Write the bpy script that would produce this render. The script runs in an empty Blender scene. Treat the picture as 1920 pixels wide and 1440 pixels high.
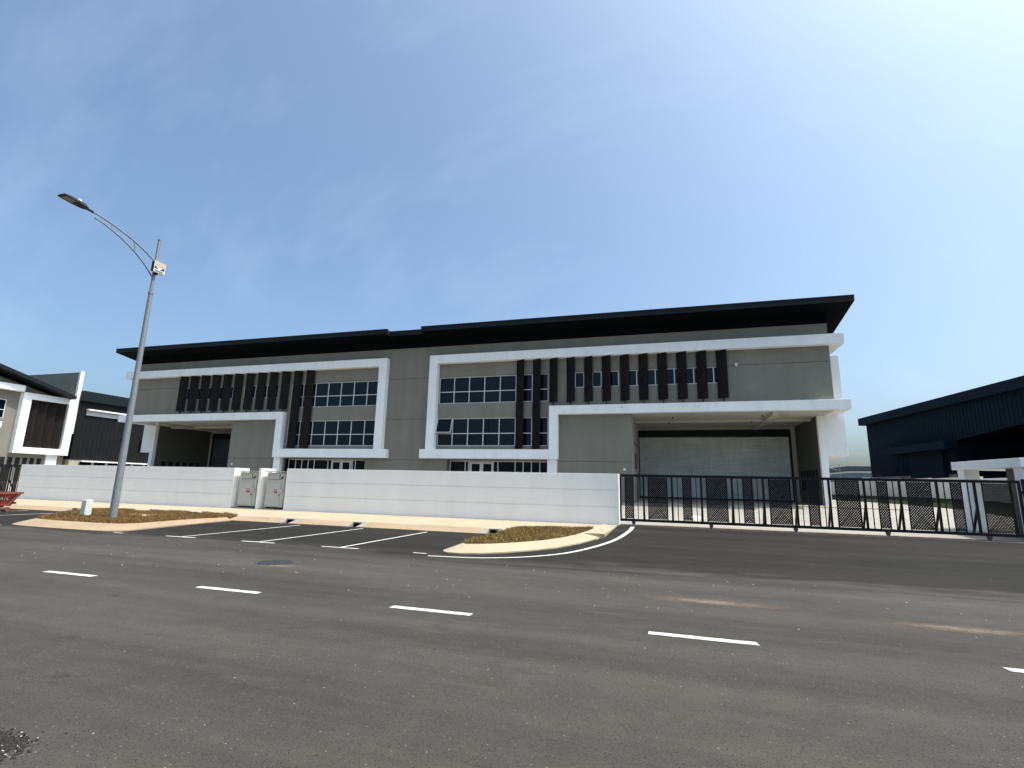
import bpy, bmesh, math, random
import numpy as np
from mathutils import Matrix, Vector
R = math.radians
random.seed(7); rng = np.random.default_rng(7)
S = bpy.context.scene
COL = S.collection

# ------------------------------------------------------------------ camera
F_PX, YAW, PITCH, ROLL, EYE = 957.1, R(-17.014), R(11.222), R(1.354), 1.6
cy, sy, cp, sp = math.cos(YAW), math.sin(YAW), math.cos(PITCH), math.sin(PITCH)
fw = Vector((sy*cp, cy*cp, sp)); rt = Vector((cy, -sy, 0)); up = rt.cross(fw)
r2 = math.cos(ROLL)*rt + math.sin(ROLL)*up
u2 = -math.sin(ROLL)*rt + math.cos(ROLL)*up
cam_d = bpy.data.cameras.new('camera'); cam = bpy.data.objects.new('camera', cam_d); COL.objects.link(cam)
cam_d.sensor_width = 36; cam_d.sensor_fit = 'HORIZONTAL'; cam_d.lens = F_PX/1920*36
cam_d.clip_start = .05; cam_d.clip_end = 6000
m = Matrix.Identity(4)
for i in range(3):
    m[i][0] = r2[i]; m[i][1] = u2[i]; m[i][2] = -fw[i]
m.translation = (0, 0, EYE)
cam.matrix_world = m
S.camera = cam

# ------------------------------------------------------------------ world, sun, exposure
SUN_EL, SUN_AZ = R(63), R(83)              # azimuth clockwise from +Y (83 = almost +X, a little behind the buildings)
w = bpy.data.worlds.new('World'); S.world = w; w.use_nodes = True
nt = w.node_tree; nt.nodes.clear()
sky = nt.nodes.new('ShaderNodeTexSky'); sky.sky_type = 'NISHITA'; sky.sun_disc = False
sky.sun_elevation = SUN_EL; sky.sun_rotation = SUN_AZ
sky.altitude = 0; sky.air_density = .8; sky.dust_density = 5.0; sky.ozone_density = 4.0
bg = nt.nodes.new('ShaderNodeBackground'); bg.inputs[1].default_value = .12
wo = nt.nodes.new('ShaderNodeOutputWorld')
# camera white balance and faint high cirrus over the whole sky
tint = nt.nodes.new('ShaderNodeVectorMath'); tint.operation = 'MULTIPLY'; tint.inputs[1].default_value = (.95, 1.05, 1.0)
nt.links.new(sky.outputs[0], tint.inputs[0])
wc = nt.nodes.new('ShaderNodeTexCoord'); wm = nt.nodes.new('ShaderNodeMapping')
wm.inputs['Scale'].default_value = (.8, 6.0, 3.0); wm.inputs['Rotation'].default_value = (.3, .2, .9)
wn = nt.nodes.new('ShaderNodeTexNoise'); wn.inputs['Scale'].default_value = 1.6; wn.inputs['Detail'].default_value = 7; wn.inputs['Roughness'].default_value = .55
nt.links.new(wc.outputs['Generated'], wm.inputs['Vector']); nt.links.new(wm.outputs[0], wn.inputs['Vector'])
wr_ = nt.nodes.new('ShaderNodeMapRange'); wr_.inputs[1].default_value = .50; wr_.inputs[2].default_value = .80; wr_.inputs[3].default_value = 0; wr_.inputs[4].default_value = .055
nt.links.new(wn.outputs[0], wr_.inputs[0])
cir = nt.nodes.new('ShaderNodeMix'); cir.data_type = 'RGBA'; cir.inputs[7].default_value = (7.5, 7.8, 8.2, 1)
nt.links.new(wr_.outputs[0], cir.inputs[0]); nt.links.new(tint.outputs[0], cir.inputs[6])
nt.links.new(cir.outputs[2], bg.inputs[0]); nt.links.new(bg.outputs[0], wo.inputs[0])
sun_d = bpy.data.lights.new('sun', 'SUN'); sun_d.energy = 2.2; sun_d.angle = R(.53); sun_d.color = (1, .95, .87)
sun = bpy.data.objects.new('sun', sun_d); COL.objects.link(sun)
to_sun = Vector((math.sin(SUN_AZ)*math.cos(SUN_EL), math.cos(SUN_AZ)*math.cos(SUN_EL), math.sin(SUN_EL)))
sun.rotation_euler = to_sun.to_track_quat('Z', 'Y').to_euler(); sun.location = (30, 10, 60)
S.view_settings.view_transform = 'Standard'; S.view_settings.look = 'None'
S.view_settings.gamma = 1; S.view_settings.exposure = 1.1; S.view_settings.use_curve_mapping = False

# ------------------------------------------------------------------ materials
def mat(name, col, rough=.7, spec=.5, metal=0, var=None, bump=None, speck=None, streak=None, trans=None):
    """col: base colour; var: (scale, amount, detail) mottling; bump: (scale, strength, distance);
    speck: (scale, threshold, colour); streak: (amount,) vertical weathering"""
    M = bpy.data.materials.new(name); M.use_nodes = True
    n = M.node_tree.nodes; l = M.node_tree.links
    b = n['Principled BSDF']; b.inputs['Roughness'].default_value = rough
    b.inputs['Specular IOR Level'].default_value = spec; b.inputs['Metallic'].default_value = metal
    tc = n.new('ShaderNodeNewGeometry')
    rgb = n.new('ShaderNodeRGB'); rgb.outputs[0].default_value = (*col, 1)
    out = rgb.outputs[0]
    def noise(scale, detail=4, vec=None, rough_=.55):
        t = n.new('ShaderNodeTexNoise'); t.inputs['Scale'].default_value = scale
        t.inputs['Detail'].default_value = detail; t.inputs['Roughness'].default_value = rough_
        l.new(vec or tc.outputs['Position'], t.inputs['Vector']); return t
    def ramp(src, a, b_):
        r = n.new('ShaderNodeMapRange'); r.inputs[1].default_value = a; r.inputs[2].default_value = b_
        l.new(src, r.inputs[0]); return r.outputs[0]
    def mul(src, fac, lo, hi):
        g = n.new('ShaderNodeMapRange'); g.inputs[3].default_value = lo; g.inputs[4].default_value = hi
        l.new(fac, g.inputs[0])
        h = n.new('ShaderNodeVectorMath'); h.operation = 'SCALE'
        l.new(src, h.inputs[0]); l.new(g.outputs[0], h.inputs['Scale']); return h.outputs[0]
    def mix(src, colour, fac):
        g = n.new('ShaderNodeMix'); g.data_type = 'RGBA'
        l.new(src, g.inputs[6]); g.inputs[7].default_value = (*colour, 1); l.new(fac, g.inputs[0]); return g.outputs[2]
    for v in (var or []):
        out = mul(out, ramp(noise(v[0], v[2]).outputs[0], .28, .72), 1-v[1], 1+v[1])
    if streak:
        mp = n.new('ShaderNodeMapping'); mp.inputs['Scale'].default_value = streak[1]
        l.new(tc.outputs['Position'], mp.inputs['Vector'])
        out = mul(out, ramp(noise(1, 5, mp.outputs[0]).outputs[0], .35, .7), 1+streak[0]*.3, 1-streak[0])
    for s in (speck or []):
        vo = n.new('ShaderNodeTexVoronoi'); vo.inputs['Scale'].default_value = s[0]
        l.new(tc.outputs['Position'], vo.inputs['Vector'])
        lt = n.new('ShaderNodeMath'); lt.operation = 'LESS_THAN'; lt.inputs[1].default_value = s[1]
        l.new(vo.outputs['Distance'], lt.inputs[0])
        wn = n.new('ShaderNodeTexWhiteNoise'); l.new(vo.outputs['Position'], wn.inputs['Vector'])
        gt = n.new('ShaderNodeMath'); gt.operation = 'GREATER_THAN'; gt.inputs[1].default_value = s[3]
        l.new(wn.outputs[0], gt.inputs[0])
        mm = n.new('ShaderNodeMath'); mm.operation = 'MULTIPLY'
        l.new(lt.outputs[0], mm.inputs[0]); l.new(gt.outputs[0], mm.inputs[1])
        out = mix(out, s[2], mm.outputs[0])
    l.new(out, b.inputs['Base Color'])
    if bump:
        bp = n.new('ShaderNodeBump'); bp.inputs['Strength'].default_value = bump[1]; bp.inputs['Distance'].default_value = bump[2]
        l.new(noise(bump[0], 3).outputs[0], bp.inputs['Height']); l.new(bp.outputs[0], b.inputs['Normal'])
    if trans:
        t = n.new('ShaderNodeBsdfTransparent'); ms = n.new('ShaderNodeMixShader'); ms.inputs[0].default_value = trans
        o = n['Material Output']; l.new(b.outputs[0], ms.inputs[1]); l.new(t.outputs[0], ms.inputs[2]); l.new(ms.outputs[0], o.inputs[0])
    M['_ctx'] = 1
    return M

M = {}
M['white'] = mat('white_plaster', (.85, .87, .875), .8, .3, var=[(1.2, .04, 4), (14, .03, 3)], bump=(60, .25, .004), streak=(.06, (2.0, 2.0, .25)))
M['wallwhite'] = mat('boundary_plaster', (.86, .855, .84), .85, .25, var=[(.5, .03, 4), (12, .02, 4)], bump=(70, .3, .004), streak=(.05, (1.1, 1.1, .10)))
M['grey'] = mat('grey_plaster', (.214, .209, .174), .85, .25, var=[(.7, .05, 4), (10, .04, 3)], bump=(60, .25, .004), streak=(.09, (1.8, 1.8, .12)))
M['soffit'] = mat('cream_soffit', (.50, .48, .43), .85, .25, var=[(1.5, .04, 3)])
M['porch'] = mat('shade_toned_porch_grey', (.10, .10, .085), .85, .25, var=[(1.2, .06, 4)])  # grey wall paint with the porch's deep shade darkened into its colour
M['black'] = mat('charcoal_metal', (.0045, .009, .011), .6, .25, var=[(2, .15, 3)])
M['soffit_black'] = mat('charcoal_soffit', (.0022, .003, .004), .9, .08, var=[(2, .15, 3)])
M['alu'] = mat('white_aluminium', (.62, .64, .66), .45, .5)
M['fin'] = mat('perforated_brown_sheet', (.0125, .0098, .0092), .7, .15, trans=.15, var=[(6, .1, 2)])
M['finframe'] = mat('dark_brown_steel', (.006, .0055, .006), .6, .2)
M['gate'] = mat('black_painted_steel', (.0055, .005, .0055), .5, .25, var=[(5, .2, 3)])
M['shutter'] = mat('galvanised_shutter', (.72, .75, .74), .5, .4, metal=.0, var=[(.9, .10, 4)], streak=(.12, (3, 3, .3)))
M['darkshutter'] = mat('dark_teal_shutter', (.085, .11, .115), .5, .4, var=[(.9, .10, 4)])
M['lampsteel'] = mat('galvanised_steel', (.21, .23, .24), .5, .5, metal=.2, var=[(7, .12, 4)])
M['lamp_dark'] = mat('dark_lamp_housing', (.012, .013, .016), .6, .3)
M['lens'] = mat('lamp_lens', (.10, .085, .07), .3, .4)
M['cab'] = mat('grey_cabinet_paint', (.47, .48, .45), .5, .4, var=[(3, .06, 4)])
M['cabdark'] = mat('dark_gap', (.02, .02, .02), .9, .1)
M['redprint'] = mat('red_print', (.38, .10, .10), .7, .2)
M['redpaint'] = mat('worn_red_paint', (.42, .075, .055), .55, .4, var=[(3, .25, 5), (18, .2, 4)], streak=(.35, (4, 4, .6)))
M['rust'] = mat('rusty_red_steel', (.20, .075, .05), .8, .2, var=[(6, .3, 5)])
M['print_white'] = mat('white_print', (.75, .75, .72), .7, .2)
M['print_navy'] = mat('navy_print', (.03, .035, .11), .6, .3)
M['print_beige'] = mat('beige_print', (.50, .42, .30), .7, .3)
M['navy'] = mat('navy_cladding', (.004, .0125, .022), .7, .15, var=[(1, .12, 3)])
M['blackhall'] = mat('black_cladding', (.0085, .009, .0105), .7, .15, var=[(1, .12, 3)])
M['beige'] = mat('beige_plaster', (.36, .33, .27), .85, .2, var=[(1.5, .06, 3)])
M['pale'] = mat('pale_blue_sheet', (.15, .185, .235), .6, .3, var=[(.3, .05, 3)])
M['paint'] = mat('road_paint', (.54, .53, .49), .7, .3, var=[(5, .08, 4), (40, .12, 3)], speck=[(60, .22, (.25, .25, .235), .62), (14, .10, (.16, .155, .15), .80)])
M['kerb'] = mat('cream_concrete', (.40, .335, .232), .85, .25, var=[(.9, .10, 5), (8, .07, 4)], bump=(50, .4, .006), speck=[(35, .10, (.30, .25, .18), .7)])
M['shedroof'] = mat('dark_blue_grey_roof', (.06, .075, .095), .6, .3, var=[(.4, .1, 3)])
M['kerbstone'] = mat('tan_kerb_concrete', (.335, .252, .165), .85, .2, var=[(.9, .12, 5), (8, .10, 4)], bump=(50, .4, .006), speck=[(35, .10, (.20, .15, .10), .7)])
M['inlet'] = mat('grey_concrete', (.30, .27, .22), .9, .2, var=[(5, .2, 4)], bump=(50, .4, .005))
M['hole'] = mat('dark_hole', (.01, .01, .01), 1, 0)
M['yard'] = mat('yard_concrete', (.33, .31, .27), .85, .25, var=[(.5, .08, 4), (6, .05, 4)], streak=(.12, (.25, 2.5, 1)))
M['soil'] = mat('dry_soil', (.10, .065, .032), .95, .1, var=[(4, .3, 5)], bump=(25, .6, .02))
M['field'] = mat('far_ground', (.20, .19, .14), .95, .1, var=[(.05, .2, 5)])
M['verge'] = mat('green_grass_bank', (.020, .034, .010), .95, .1, var=[(2, .35, 5)], bump=(15, .8, .05))
M['iron'] = mat('cast_iron', (.05, .051, .055), .6, .5, var=[(20, .25, 3)])
M['pebble'] = mat('gravel_stone', (.028, .024, .021), .8, .3, var=[(60, .4, 3)])
M['pebble_light'] = mat('pale_stone', (.42, .38, .33), .8, .3, var=[(60, .2, 3)])
M['concrete_post'] = mat('white_post_paint', (.62, .62, .60), .8, .2, var=[(8, .1, 4)])

# glass: dark tinted, mirror-smooth coat
g = bpy.data.materials.new('tinted_glass'); g.use_nodes = True
b = g.node_tree.nodes['Principled BSDF']; b.inputs['Base Color'].default_value = (.002, .006, .011, 1)
b.inputs['Roughness'].default_value = .03; b.inputs['IOR'].default_value = 1.5; b.inputs['Specular IOR Level'].default_value = .24
nn = g.node_tree.nodes.new('ShaderNodeTexNoise'); nn.inputs['Scale'].default_value = .8
ge = g.node_tree.nodes.new('ShaderNodeNewGeometry'); g.node_tree.links.new(ge.outputs['Position'], nn.inputs['Vector'])
bb = g.node_tree.nodes.new('ShaderNodeBump'); bb.inputs['Strength'].default_value = .05; bb.inputs['Distance'].default_value = .02
g.node_tree.links.new(nn.outputs[0], bb.inputs['Height']); g.node_tree.links.new(bb.outputs[0], b.inputs['Normal'])
M['glass'] = g

def asphalt(name, base, lane, dust, join=None):
    m_ = mat(name, base, .92, .14, var=[(.35, .10, 5), (3, .09, 4)], bump=(170, .55, .008),
             speck=[(85, .36, tuple(c*1.75 for c in base), .60), (85, .36, tuple(c*.4 for c in base), .66), (30, .2, tuple(c*2.4 for c in base), .93), (5, .035, (.42, .40, .36), .90)])
    n = m_.node_tree.nodes; l = m_.node_tree.links; b = n['Principled BSDF']
    src = b.inputs['Base Color'].links[0].from_socket
    geo = n.new('ShaderNodeNewGeometry')
    def stretch(sx, sy_, a, c, detail=5):
        mp = n.new('ShaderNodeMapping'); mp.inputs['Scale'].default_value = (sx, sy_, 1); l.new(geo.outputs['Position'], mp.inputs['Vector'])
        t = n.new('ShaderNodeTexNoise'); t.inputs['Scale'].default_value = 1; t.inputs['Detail'].default_value = detail; t.inputs['Roughness'].default_value = .65
        l.new(mp.outputs[0], t.inputs['Vector'])
        r = n.new('ShaderNodeMapRange'); r.inputs[1].default_value = a; r.inputs[2].default_value = c; l.new(t.outputs[0], r.inputs[0]); return r.outputs[0]
    # tyre-polished lanes running along the road
    g_ = n.new('ShaderNodeMapRange'); g_.inputs[3].default_value = 1-lane; g_.inputs[4].default_value = 1+lane
    l.new(stretch(.06, .8, .3, .7), g_.inputs[0])
    v = n.new('ShaderNodeVectorMath'); v.operation = 'SCALE'; l.new(src, v.inputs[0]); l.new(g_.outputs[0], v.inputs['Scale'])
    # dark drips and patches
    dk = n.new('ShaderNodeMapRange'); dk.inputs[3].default_value = 1.0; dk.inputs[4].default_value = .72; l.new(stretch(.9, 2.6, .63, .70, 7), dk.inputs[0])
    dv = n.new('ShaderNodeVectorMath'); dv.operation = 'SCALE'; l.new(v.outputs[0], dv.inputs[0]); l.new(dk.outputs[0], dv.inputs['Scale'])
    vo = n.new('ShaderNodeTexVoronoi'); vo.inputs['Scale'].default_value = 1.5; l.new(geo.outputs['Position'], vo.inputs['Vector'])
    wob = n.new('ShaderNodeTexNoise'); wob.inputs['Scale'].default_value = 12; l.new(geo.outputs['Position'], wob.inputs['Vector'])
    sm = n.new('ShaderNodeMath'); sm.operation = 'MULTIPLY_ADD'; sm.inputs[1].default_value = .09; l.new(wob.outputs[0], sm.inputs[0]); l.new(vo.outputs['Distance'], sm.inputs[2])
    dr_ = n.new('ShaderNodeMapRange'); dr_.inputs[1].default_value = .065; dr_.inputs[2].default_value = .085; dr_.inputs[3].default_value = .42; dr_.inputs[4].default_value = 1.0
    l.new(sm.outputs[0], dr_.inputs[0])
    d2 = n.new('ShaderNodeVectorMath'); d2.operation = 'SCALE'; l.new(dv.outputs[0], d2.inputs[0]); l.new(dr_.outputs[0], d2.inputs['Scale'])
    v = d2
    if join is not None:
        sx = n.new('ShaderNodeSeparateXYZ'); l.new(geo.outputs['Position'], sx.inputs[0])
        ma = n.new('ShaderNodeMath'); ma.operation = 'MULTIPLY_ADD'; ma.inputs[1].default_value = 1.3; l.new(stretch(.5, 1.5, .25, .75, 8), ma.inputs[0]); l.new(sx.outputs[1], ma.inputs[2])
        mr = n.new('ShaderNodeMapRange'); mr.inputs[1].default_value = 11.35; mr.inputs[2].default_value = 12.1; mr.inputs[3].default_value = join; mr.inputs[4].default_value = 1.0; l.new(ma.outputs[0], mr.inputs[0])
        jv = n.new('ShaderNodeVectorMath'); jv.operation = 'SCALE'; l.new(v.outputs[0], jv.inputs[0]); l.new(mr.outputs[0], jv.inputs['Scale']); v = jv
    # pale dust smears
    d = n.new('ShaderNodeMix'); d.data_type = 'RGBA'; l.new(v.outputs[0], d.inputs[6]); d.inputs[7].default_value = (.17, .145, .115, 1)
    f = n.new('ShaderNodeMath'); f.operation = 'MULTIPLY'; f.inputs[1].default_value = dust; l.new(stretch(.45, 2.2, .60, .80), f.inputs[0])
    l.new(f.outputs[0], d.inputs[0]); l.new(d.outputs[2], b.inputs['Base Color'])
    return m_
M['road'] = asphalt('worn_asphalt', (.0625, .0575, .0505), .30, .30)
M['fresh'] = asphalt('fresh_asphalt', (.0235, .0216, .0190), .40, .16, 2.66)

# ------------------------------------------------------------------ mesh helpers
class MB:
    def __init__(s): s.v = []; s.f = []
    def add(s, verts, faces):
        o = len(s.v); s.v += [tuple(p) for p in verts]; s.f += [tuple(i+o for i in f) for f in faces]; return s
    def box(s, a, b):
        x0, x1 = sorted((a[0], b[0])); y0, y1 = sorted((a[1], b[1])); z0, z1 = sorted((a[2], b[2]))
        return s.add([(x0,y0,z0),(x1,y0,z0),(x1,y1,z0),(x0,y1,z0),(x0,y0,z1),(x1,y0,z1),(x1,y1,z1),(x0,y1,z1)],
                     [(0,3,2,1),(4,5,6,7),(0,1,5,4),(1,2,6,5),(2,3,7,6),(3,0,4,7)])
    def prism(s, poly, axis, a, b):
        """polygon in the plane normal to axis, extruded from a to b"""
        n = len(poly)
        def P(p, t): return {'x': (t, p[0], p[1]), 'y': (p[0], t, p[1]), 'z': (p[0], p[1], t)}[axis]
        return s.add([P(p, a) for p in poly]+[P(p, b) for p in poly],
                     [tuple(range(n))[::-1], tuple(range(n, 2*n))]+[(i, (i+1) % n, n+(i+1) % n, n+i) for i in range(n)])
    def bar(s, p, q, w, h=None, upv=(0, 0, 1)):
        p = Vector(p); q = Vector(q); d = (q-p).normalized(); h = h or w
        u = Vector(upv)
        if abs(d.dot(u)) > .95: u = Vector((0, 1, 0))
        a = d.cross(u).normalized()*w/2; c = a.cross(d).normalized()*h/2
        vs = [p-a-c, p+a-c, p+a+c, p-a+c, q-a-c, q+a-c, q+a+c, q-a+c]
        return s.add(vs, [(0,3,2,1),(4,5,6,7),(0,1,5,4),(1,2,6,5),(2,3,7,6),(3,0,4,7)])
    def tube(s, pts, rad, n=10):
        pts = [Vector(p) for p in pts]; rad = rad if isinstance(rad, (list, tuple)) else [rad]*len(pts)
        o = len(s.v)
        for i, p in enumerate(pts):
            d = (pts[min(i+1, len(pts)-1)]-pts[max(i-1, 0)]).normalized()
            u = Vector((1, 0, 0)) if abs(d.x) < .9 else Vector((0, 1, 0))
            a = d.cross(u).normalized(); c = d.cross(a)
            s.v += [tuple(p+rad[i]*(math.cos(2*math.pi*k/n)*a+math.sin(2*math.pi*k/n)*c)) for k in range(n)]
        for i in range(len(pts)-1):
            for k in range(n):
                s.f.append((o+i*n+k, o+i*n+(k+1) % n, o+(i+1)*n+(k+1) % n, o+(i+1)*n+k))
        s.f.append(tuple(o+k for k in range(n))); s.f.append(tuple(o+(len(pts)-1)*n+k for k in range(n))[::-1])
        return s
    def mesh(s, name):
        me = bpy.data.meshes.new(name); me.from_pydata(s.v, [], s.f); 
        bm = bmesh.new(); bm.from_mesh(me); bmesh.ops.recalc_face_normals(bm, faces=bm.faces); bm.to_mesh(me); bm.free()
        return me
    def build(s, name, mt, parent=None, smooth=False, bevel=0):
        me = s.mesh(name); me.materials.append(M[mt] if isinstance(mt, str) else mt)
        o = bpy.data.objects.new(name, me); COL.objects.link(o)
        if smooth:
            for p in me.polygons: p.use_smooth = True
            md = o.modifiers.new('edges', 'EDGE_SPLIT'); md.split_angle = R(40)
        if bevel:
            md = o.modifiers.new('bevel', 'BEVEL'); md.width = bevel; md.segments = 2; md.limit_method = 'ANGLE'
        if parent is not None:
            o.parent = parent; o.matrix_parent_inverse = Matrix.Translation(parent.location).inverted() if parent.type == 'EMPTY' else Matrix.Identity(4)
        return o

def empty(name, loc, label, cat, group=None):
    o = bpy.data.objects.new(name, None); COL.objects.link(o); o.location = loc; o.empty_display_size = .3
    return tag(o, label, cat, group)
def tag(o, label=None, cat=None, group=None, kind=None):
    if label: o['label'] = label
    if cat: o['category'] = cat
    if group: o['group'] = group
    if kind: o['kind'] = kind
    return o
def sheet(name, polys, mt, kind='structure', parent=None):
    """list of 3D polygons -> one sheet"""
    mb = MB()
    for p in polys: mb.add(p, [tuple(range(len(p)))])
    me = bpy.data.meshes.new(name); me.from_pydata(mb.v, [], mb.f)
    bm = bmesh.new(); bm.from_mesh(me); bmesh.ops.triangulate(bm, faces=bm.faces); bmesh.ops.recalc_face_normals(bm, faces=bm.faces)
    for f in bm.faces:
        if f.normal.z < 0: f.normal_flip()
    bm.to_mesh(me); bm.free(); me.materials.append(M[mt])
    o = bpy.data.objects.new(name, me); COL.objects.link(o)
    if parent is not None: o.parent = parent
    elif kind: o['kind'] = kind
    return o

# ================================================================== THE GROUND
sheet('ground', [[(-3000, -3000, -.06), (3000, -3000, -.06), (3000, 3000, -.06), (-3000, 3000, -.06)]], 'field')
road = sheet('road', [[(-220, -9, 0), (220, -9, 0), (220, 11.6, 0), (-220, 11.6, 0)]], 'road')

# darker fresh asphalt: parking bays and the drive up to the gate, ragged joint with the road
def joint(x): return 10.45+.10*math.sin(x*.55+1)+.05*math.sin(x*2.3)+.03*math.sin(x*6.1)
def drive_z(y): return .003 if y < 13 else .003+.114*min(1, (y-13)/8.6)
bays = []
xs = np.arange(-60, -1.99, 1.0)
for a, c in zip(xs[:-1], xs[1:]):
    bays.append([(a, joint(a), .003), (c, joint(c), .003), (c, 16.6, .003), (a, 16.6, .003)])
sheet('parking_bay_paving', bays, 'fresh')
dr = []
ys = [None, 13, 15, 17, 19, 21.62]
xs = np.arange(-2, 40.01, 1.0)
for a, c in zip(xs[:-1], xs[1:]):
    for y0, y1 in zip(ys[:-1], ys[1:]):
        ya, yc = (joint(a), joint(c)) if y0 is None else (y0, y0)
        dr.append([(a, ya, drive_z(ya)), (c, yc, drive_z(yc)), (c, y1, drive_z(y1)), (a, y1, drive_z(y1))])
sheet('driveway', dr, 'fresh')
# concrete strip that carries the gate track
mb = MB(); mb.box((-1.95, 21.60, -.05), (40, 22.12, .135)); o = mb.build('gate_apron', 'inlet'); o['kind'] = 'structure'
# the yard rises from the gate to the buildings
def yard_z(y): return .14+.058*(min(y, 34)-22.1)+.012*max(0, min(y, 42)-34)
yd = []
yy = [22.1, 26, 30, 34, 42, 110]
for y0, y1 in zip(yy[:-1], yy[1:]):
    yd.append([(-80, y0, yard_z(y0)), (15.5, y0, yard_z(y0)), (15.5, y1, yard_z(y1)), (-80, y1, yard_z(y1))])
sheet('yard_paving', yd, 'yard')
# grass bank between the yard and the side wall
bk = []
for y0, y1 in zip(yy[:-1], yy[1:]):
    bk.append([(15.5, y0, yard_z(y0)), (17.0, y0, yard_z(y0)+.5), (17.0, y1, yard_z(y1)+.5), (15.5, y1, yard_z(y1))])
    bk.append([(17.0, y0, yard_z(y0)+.5), (90.0, y0, yard_z(y0)+.5), (90.0, y1, yard_z(y1)+.5), (17.0, y1, yard_z(y1)+.5)])
sheet('grass_bank', bk, 'verge')
# yard details: drain channel, kerb line, painted arrow
def ys_strip(name, x0, x1, y0, y1, mt, dz=.006):
    return sheet(name, [[(x0, y0, yard_z(y0)+dz), (x1, y0, yard_z(y0)+dz), (x1, y1, yard_z(y1)+dz), (x0, y1, yard_z(y1)+dz)]], mt)
ys_strip('yard_drain', -40, 12, 33.0, 33.14, 'cabdark')
ys_strip('yard_edge_line', -40, -.2, 33.32, 33.44, 'paint')
ys_strip('yard_edge_strip', 6.2, 12.6, 33.5, 34.3, 'kerb', .02)
arrow = [(1.05, 23.4), (1.25, 23.4), (1.25, 25.2), (1.6, 25.2), (1.15, 26.6), (.7, 25.2), (1.05, 25.2)]
sheet('yard_arrow', [[(x, y, yard_z(y)+.008) for x, y in arrow]], 'paint')
ys_strip('yard_marking', 4.2, 15.0, 31.2, 31.32, 'paint')
ys_strip('yard_marking', 2.2, 2.75, 23.3, 24.0, 'paint')
ys_strip('yard_marking', 7.6, 9.4, 24.0, 24.14, 'paint')

# ------------------------------------------------------------------ footway, kerbs and planted islands
KZ = .15
foot = empty('footway', (0, 0, 0), None, None); tag(foot, kind='structure')
def foot_z(y): return KZ-.03*(y-17)/4.7
# footway slabs
x = -62.0; k = 0
edges = []
while x < -2.2:
    w_ = 3.6 if x < -6 else -2.0-x
    edges.append((x, min(x+w_, -2.0))); x += w_
for a, c in edges:
    mb = MB(); e = .008
    mb.add([(a+e, 17.05, -.02), (c-e, 17.05, -.02), (c-e, 21.9, -.02), (a+e, 21.9, -.02),
            (a+e, 17.05, foot_z(17.05)), (c-e, 17.05, foot_z(17.05)), (c-e, 21.9, foot_z(21.9)), (a+e, 21.9, foot_z(21.9))],
           [(0,3,2,1),(4,5,6,7),(0,1,5,4),(1,2,6,5),(2,3,7,6),(3,0,4,7)])
    mb.build('paving_slab', 'kerb', foot)
# joints filled
mb = MB(); mb.box((-62, 17.06, -.03), (-2.01, 21.88, .10)); mb.build('slab_bed', 'inlet', foot)
# splayed kerb along the bays, in precast lengths, left out at the inlets
INLETS = [-13.75, -10.85, -5.62, -25.2, -35.5]
def kerb_piece(a, c, par):
    mb = MB(); e = .006
    mb.add([(a+e, 16.36, -.02), (c-e, 16.36, -.02), (c-e, 17.06, -.02), (a+e, 17.06, -.02),
            (a+e, 16.36, .03), (c-e, 16.36, .03), (c-e, 16.92, KZ), (a+e, 16.92, KZ), (a+e, 17.05, KZ+.001), (c-e, 17.05, KZ+.001)],
           [(0,3,2,1),(0,1,5,4),(4,5,6,7),(7,6,9,8),(2,3,8,9),(1,2,9,6,5),(3,0,4,7,8)])
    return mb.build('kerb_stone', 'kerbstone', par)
cuts = sorted(INLETS)
spans = []; a = -62
for q in cuts:
    spans.append((a, q-.42)); a = q+.42
spans.append((a, -5.15))
for a, c in spans:
    n_ = max(1, round((c-a)/1.8)); st = (c-a)/n_
    for i in range(n_): kerb_piece(a+i*st, a+(i+1)*st, foot)
# drain inlets
for q in INLETS:
    prof = [(16.36, -.02), (16.36, .03), (16.92, KZ+.004), (17.055, KZ+.004), (17.055, -.02)]
    d = MB()
    for e0, e1, sg in ((q-.42, q-.17, 1), (q+.17, q+.42, -1)):
        d.prism(prof, 'x', e0+.004, e1-.004)
    d.box((q-.175, 16.70, -.02), (q+.175, 17.054, KZ+.012))
    o = d.build('drain_inlet', 'inlet', foot)
    h = MB(); pts = [(q-.13, 0), (q+.13, 0)]+[(q+.13*math.cos(t), .075+.06*math.sin(t)) for t in np.linspace(0, math.pi, 9)]
    h.prism(pts, 'y', 16.685, 16.705); h.build('hole', 'hole', o)

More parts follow.
